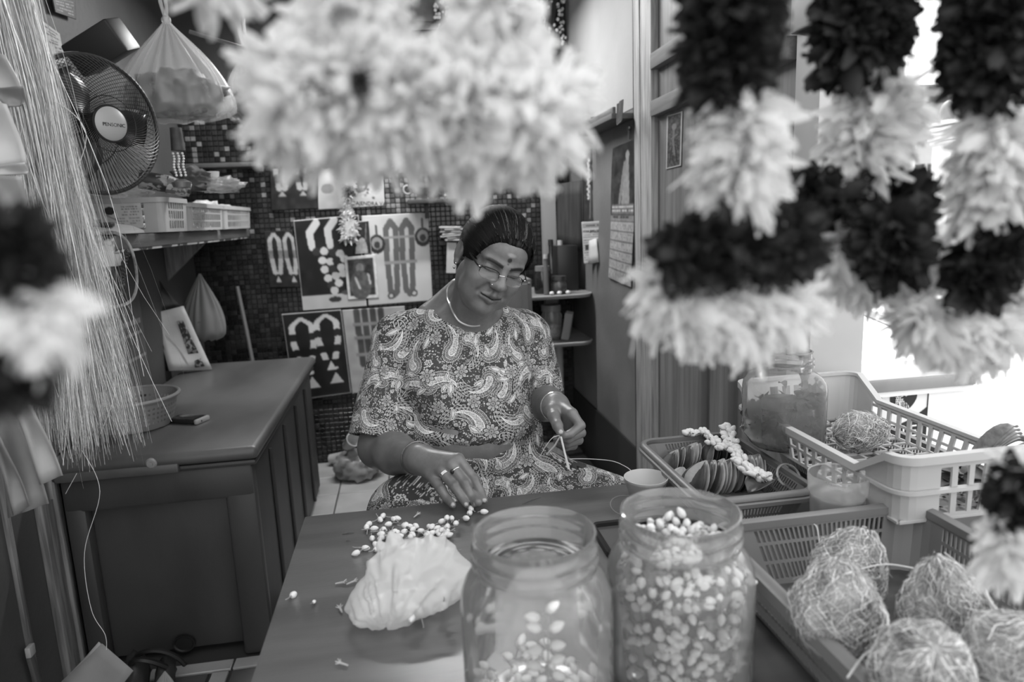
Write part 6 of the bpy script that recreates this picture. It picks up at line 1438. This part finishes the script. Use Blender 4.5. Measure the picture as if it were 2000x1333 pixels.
bottle('tall dark bottle at the back of the upper corner shelf', 1078, 3.70, zs1, [(0, .002), (.03, .002), (.032, .01), (.032, .16), (.012, .20), (.012, .25)], dg, (.014, .24, .03, M_dark)); bottle('tall slim bottle with a pale label on the upper corner shelf', 1096, 3.66, zs1, [(0, .002), (.03, .002), (.03, .17), (.012, .21), (.012, .24)], mat('bottle_grey', .22, .2), (.014, .235, .03, mat('cap_white', .7, .4)))
bottle('thin tube-shaped bottle leaning at the shelf edge', 1067, 3.42, zs1, [(0, .002), (.014, .002), (.014, .13), (.010, .15), (.010, .19)], mat('tube_grey', .4, .4), (.011, .185, .02, mat('cap_white', .7, .4)))
dkb = MB().box((0, 0, .12), (.11, .13, .24), bev=.004).build('dark_box', mat('box_black', .15, .4)); dkb.location = (aty(1112, 540, 3.56)[0]-.012, 3.60, zs1); tag(dkb, 'dark upright box at the wall end of the upper corner shelf', 'box')
for (px, lbl) in ((1078, 'small shiny knob beside the round jar'), (1093, 'larger shiny knob at the front of the shelf'), (1110, 'small shiny knob by the shelf corner')):
    o = MB().ball((0, 0, .010), (.013, .013, .010), 12, 8).build('shiny_knob', mat('pearl', .85, .25)); o.location = (aty(px, 572, 3.385)[0], 3.39, zs1); tag(o, lbl, 'knob')
sj = thing('snack_jar', 'clear jar with grey lid and pale snacks on the lower corner shelf', 'jar', (aty(1078, 650, 3.50)[0], 3.50, zs2)); MB().lathe([(0, .003), (.050, .002), (.056, .01), (.056, .13), (.046, .15), (.046, .155)], seg=28).build('jar_body', pet, sj); MB().lathe([(0, .185), (.052, .185), (.053, .152), (0, .152)], seg=28).build('lid', mat('jar_lid_grey', .45, .4), sj)
o = blob(None, 'contents', None, (0, 0, .042), (.050, .050, .040), mat('snack_pale', .72, .7, .5, scale=50, bump=1, bscale=50), 3, .3, 30); o.parent = sj; o['kind'] = 'stuff'
for k in range(4): o = MB().box((0, 0, .07), (.05, .004, .14)).build('packet', mat('packet_pale_%d' % (k % 2), (.62, .45)[k % 2], .4)); o.location = (aty(1106, 650, 3.45)[0]+.01*k-.012, 3.44+.03*k, zs2+.002); o.rotation_euler = (0, .25, .5); tag(o, 'flat pale packet leaning beside the snack jar', 'packet', 'packets by the snack jar')
dc = thing('drawer_cabinet', 'small wooden cabinet with a raised door panel behind the shoulder', 'cabinet', aty(1008, 640, 3.1)); q_ = [aty(985, 545, 3.1), aty(1038, 545, 3.1), aty(1038, 640, 3.1)]; w_ = q_[1][0]-q_[0][0]+.08; h_ = q_[1][2]-q_[2][2]; cxx = q_[1][0]-w_/2; czz = (q_[1][2]+q_[2][2])/2
MB().box((cxx, 3.22, czz), (w_, .24, h_), bev=.004).build('body', mat('cabinet_wood', .46, .5, .40, scale=6), dc, world=True); dr = MB().box((cxx, 3.095, czz), (w_-.04, .014, h_-.04), bev=.004).build('door', mat('cabinet_door', .52, .5, .46, scale=6), dc, world=True); MB().box((cxx, 3.087, czz), (w_-.10, .008, h_-.10), bev=.003).build('raised_panel', mat('cabinet_door', .52, .5), dr, world=True)
for dz in (-1, 1): MB().ball((cxx+w_/2-.012, 3.098, czz+dz*(h_/2-.02)), .006, 8, 6).build('screw', mat('dull_screw', .5, .4), dc, world=True)
MB().box((cxx+.03, 3.22, czz-h_/2-.17), (w_+.05, .24, .31), bev=.004).build('lower_body', mat('cabinet_wood', .46, .5), dc, world=True)
pp = struct(MB().tube([(aty(1093, 770, 3.6)[0], 3.6, .0), (aty(1093, 700, 3.6)[0], 3.6, zs2-.02)], .022, 12).build('trim_7', mat('pale_pipe', .62, .4)))
# ================================================================== right wall
XW = XR-.006
cv = Canvas(56, 150, .60); cv.rect(0, 0, 1, .50, .20).noise(.08, 7, 5).put((np.abs(cv.u-.62) < .05+.22*np.clip(cv.v-.10, 0, .4)*1.5) & (cv.v > .07) & (cv.v < .44), .55).ell(.62, .085, .07, .03, .6).line([(.40, .40), (.55, .14)], .10, .5).rect(.05, .42, .95, .49, .42).scribble(.08, .43, .92, .48, 2, .75, 3)
cv.rect(.0, .50, 1, .53, .5).scribble(.1, .505, .9, .525, 1, .2, 4)
for r_ in range(6):
    v0 = .54+.074*r_; cv.rect(0, v0, 1, v0+.006, .28)
    for k in range(5): cv.rect(.02+.195*k, v0+.010, .17+.195*k, v0+.068, .64); cv.scribble(.03+.195*k, v0+.014, .16+.195*k, v0+.064, 4, .36, r_*7+k, .7)
cv.noise(.05, 20)
cal = sheet('wall_calendar', 'large wall calendar with a standing figure above its date grid', 'calendar', [atx(1197, 290, XW), atx(1250, 268, XW), atx(1232, 562, XW), atx(1189, 543, XW)], cv, bulge=.006)
hk = MB().tube([atx(1229, 252, XW-.004), atx(1229, 272, XW-.004)], .006, 6).ball(atx(1229, 250, XW-.006), .011, 10, 8).build('hook', mat('hook_metal', .5, .3, metal=.7)); tag(hk, 'small metal hook holding the large wall calendar', 'hook')
def rq(pts, Y0, Y1): return [aty(pts[0][0], pts[0][1], Y0), aty(pts[1][0], pts[1][1], Y1), aty(pts[2][0], pts[2][1], Y1), aty(pts[3][0], pts[3][1], Y0)]
cv = Canvas(48, 90, .20); cv.noise(.05, 9)
for k in range(26): cv.ell(.32+.06*math.sin(k*1.9), .10+.022*k, .07, .02, .62+.12*(k % 2))
cv.line([(.55, .2), (.75, .35), (.72, .65), (.80, .9)], .05, .42).line([(.45, .5), (.40, .92)], .08, .40).line([(.6, .55), (.62, .92)], .06, .38)
fpx = thing('framed_print', 'tall narrow print of a bead garland in a dark frame on the right wall', 'picture', aty(1155, 430, 3.42)); qq = rq([(1138, 296), (1178, 284), (1181, 500), (1140, 490)], 3.45, 3.30)
sheet('print', None, None, rq([(1139, 300), (1170, 290), (1171, 436), (1141, 436)], 3.44, 3.33), cv, parent=fpx)
quad_solid([p+np.array([.01, .012, 0]) for p in qq], .014, 'frame_board', mat('frame_board', .16, .5), fpx, 3, 0)
MB().box(((qq[1]+qq[2])/2), (.02, .03, qq[1][2]-qq[2][2])).build('frame_side', mat('frame_side', .40, .4), fpx, world=True)
cv = Canvas(60, 100, .70); cv.rect(.05, .04, .95, .15, .55).scribble(.08, .06, .92, .13, 1, .3, 1).rect(.04, .36, .96, .375, .5).scribble(.1, .30, .9, .34, 1, .5, 2).scribble(.05, .42, .5, .95, 9, .45, 3).scribble(.72, .42, .96, .95, 10, .5, 4).rect(.12, .55, .42, .68, .25).noise(.03)
tc_ = thing('tear_off_calendar', 'tear-off date pad calendar with printed jeweller lettering on the right wall', 'calendar', aty(1158, 510, 3.36)); tq = rq([(1136, 434), (1172, 432), (1183, 511), (1141, 515)], 3.41, 3.27)
sheet('backing_card', None, None, tq, cv, parent=tc_, th=.003)
for tx_, f_, sz_ in (('ARUNA JEWELLERY', .235, .0165),):
    me = text_mesh(tx_, sz_, .0005); o = link('lettering', me, M_dark, tc_, True); ux = Vector(tq[1]-tq[0]); uz = Vector(tq[0]-tq[3]).normalized(); ux.normalize(); nz_ = ux.cross(uz).normalized(); c_ = Vector((tq[0]*(1-f_)+tq[3]*f_+tq[1]*(1-f_)+tq[2]*f_)/2)+nz_*.003; uz = nz_.cross(ux)
    o.matrix_basis = Matrix(((ux.x, uz.x, nz_.x, c_.x), (ux.y, uz.y, nz_.y, c_.y), (ux.z, uz.z, nz_.z, c_.z), (0, 0, 0, 1)))
quad_solid([aty(1152, 470, 3.345), aty(1166, 466, 3.30), aty(1170, 512, 3.27), aty(1150, 517, 3.33)], .006, 'date_pad', mat('pad_paper', .72, .6), tc_, 4, .002)
dbd = quad_solid([aty(1091, 360, 3.74), aty(1140, 352, 3.60), aty(1138, 492, 3.60), aty(1092, 480, 3.74)], .02, 'dark_board', mat('dark_cloth_board', .22, .7, .15, scale=8, stretch=(8, 8, .6)), None, 6, .006); tag(dbd, 'dark cloth-covered board hanging in the corner by the corner shelves', 'board')
# ledge with a loop of string
lw = thing('wall_ledge', 'narrow timber ledge along the right wall below the pale upper wall', 'ledge', atx(1200, 216, .9)); za = atx(1242, 205, .86)[2]
MB().box((.90, 3.02, za), (.10, .58, .022), bev=.003).build('board', mat('ledge_grey', .42, .6, .34, scale=6, stretch=(6, .5, 6)), lw, world=True); MB().box((.862, 3.02, za+.02), (.014, .58, .03), bev=.003).build('lip', mat('ledge_grey', .42, .6), lw, world=True); MB().box((.915, 3.25, za+.035), (.055, .16, .05), bev=.003).build('block', mat('ledge_block', .5, .6), lw, world=True)
rs = Vector(atx(1214, 212, .86)); rl_ = thing('string_loop', 'coil of thin string hung over the timber ledge', 'string', rs); mb = MB()
for k in range(5): mb.tube(bez(rs+Vector((0, .01*k-.02, .03)), rs+Vector((-.008, .012*k-.03, -.06)), rs+Vector((-.008, .012*k, -.09-.004*k)), rs+Vector((0, .012*k+.005, .025)), 12), .0022, 5)
mb.build('coils', mat('string_grey', .42, .7), rl_, world=True)
# devotional-style card on the timber panel (generic design)
cv = Canvas(40, 120, .30); cv.noise(.12, 12, 3).line([(.5, .25), (.45, .5), (.55, .75)], .14, .45).ell(.5, .24, .16, .06, .5).line([(.25, .9), (.4, .6)], .06, .15).line([(.75, .9), (.6, .6)], .06, .15).line([(.3, .45), (.7, .4)], .05, .5).line([(0, 0), (1, 0), (1, 1), (0, 1), (0, 0)], .13, .72)
sheet('picture_card', 'tall narrow picture card with a pale border on the timber panel', 'picture', [atx(1303, 226, XR+.012), atx(1333, 217, XR+.012), atx(1330, 324, XR+.012), atx(1301, 331, XR+.012)], cv)

# ================================================================== outside
ow = mat('outside_white', .86, .7, .8, scale=2); og = mat('outside_grey', .55, .7, .48, scale=1)
def op(px, py, Y): return aty(px, py, Y)
cpil = thing('column', 'pale moulded column with a square capital standing outdoors', 'column', op(1852, 420, 9)); cx_ = op(1850, 330, 9)[0]; zc_ = op(1852, 270, 9)[2]
MB().box((cx_, 9, zc_/2-.1), (.28, .28, zc_+.1)).build('shaft', ow, cpil, world=True)
for k, (dz, w_) in enumerate(((-.06, .34), (0, .40), (.06, .36), (.12, .44), (.20, .50))): MB().box((cx_, 9, zc_+dz), (w_, w_, .05), bev=.01).build('capital_moulding', ow, cpil, world=True)
MB().ball((cx_-.05, 9, zc_+.36), (.10, .10, .16), 16, 10).build('finial', mat('finial_grey', .5, .7), cpil, world=True); MB().box((cx_, 8.85, zc_/2), (.12, .02, zc_-.4)).build('inset_panel', mat('inset_grey', .66, .7), cpil, world=True)
pl = MB().tube([op(1775, 345, 4.6)*np.array([1, 1, 0])+np.array([0, 0, 0]), op(1785, 108, 4.6)], .045, 12).build('white_post', ow); tag(pl, 'plain white post standing outdoors beside the column', 'post')
bd_ = thing('building', 'white building with dark windows and arches across the yard', 'building', (11, 16, 0)); MB().box((13.5, 17, 1.9), (9, 1.5, 3.8)).build('wall', ow, bd_, world=True); MB().box((13.5, 16.1, 3.9), (9.4, 1.6, .25)).build('roof_edge', og, bd_, world=True)
for k in range(5):
    o = MB().box((10.2+1.6*k, 16.22, 1.7), (.8, .05, 1.1)).build('window', mat('window_dark', .3, .3), bd_, world=True); MB().box((10.2+1.6*k, 16.19, 1.7), (.06, .03, 1.1)).build('mullion', ow, o, world=True)
    MB().ring((10.2+1.6*k, 16.22, 2.4), .5, .06, (0, 1, 0), 32, 6).build('arch', og, bd_, world=True)
car = thing('car', 'pale parked car with dark windows in front of the building', 'car', (10.6, 13.4, 0)); MB().box((10.6, 13.4, .55), (3.6, 1.6, .6), bev=.15, seg=3).build('body', mat('car_paint', .75, .3), car, world=True); MB().box((10.6, 13.4, 1.05), (2.0, 1.45, .5), bev=.18, seg=3).build('cabin', mat('car_glass', .25, .15), car, world=True)
for sx in (-1.1, 1.1): MB().ring((10.6+sx, 12.6, .32), .24, .09, (0, 1, 0), 28, 8).build('wheel', M_dark, car, world=True)
# things standing on the freezer lid
tb_ = MB().lathe([(0, 0), (.026, 0), (.028, .03), (.028, .055), (.020, .064), (0, .066)], seg=24).build('white_tub', ow); tb_.location = (1.40, 2.66, .888); tag(tb_, 'white rounded tub standing on the freezer lid beside the pillar', 'tub')
for k, (x, y) in enumerate(((1.87, 2.30), (1.955, 2.27))):
    o = MB().lathe([(0, 0), (.028, 0), (.026, .03), (.016, .05), (.008, .056), (0, .057)], seg=20).build('white_dome', ow); o.location = (x, y, .80+(y-2.13)*.149+.012); tag(o, 'small white dome standing on the freezer lid edge', 'dome', 'white domes on the freezer lid')
wl = thing('wheel', 'dark tyre with a pale hub behind the white freezer', 'wheel', (2.02, 3.2, 0)); wz = op(1662, 622, 3.2)
MB().ring((wz[0], 3.2, wz[2]-.03), .085, .03, (.25, 1, 0), 36, 10).build('tyre', M_dark, wl, world=True); MB().lathe([(0, .02), (.055, .012), (.06, -.01), (0, -.02)], (wz[0], 3.2, wz[2]-.03), 24, (PI/2, 0, 0)).build('hub', ow, wl, world=True); MB().box((wz[0], 3.2, (wz[2]-.1)/2), (.05, .05, wz[2]-.1)).build('stand', M_dark, wl, world=True)
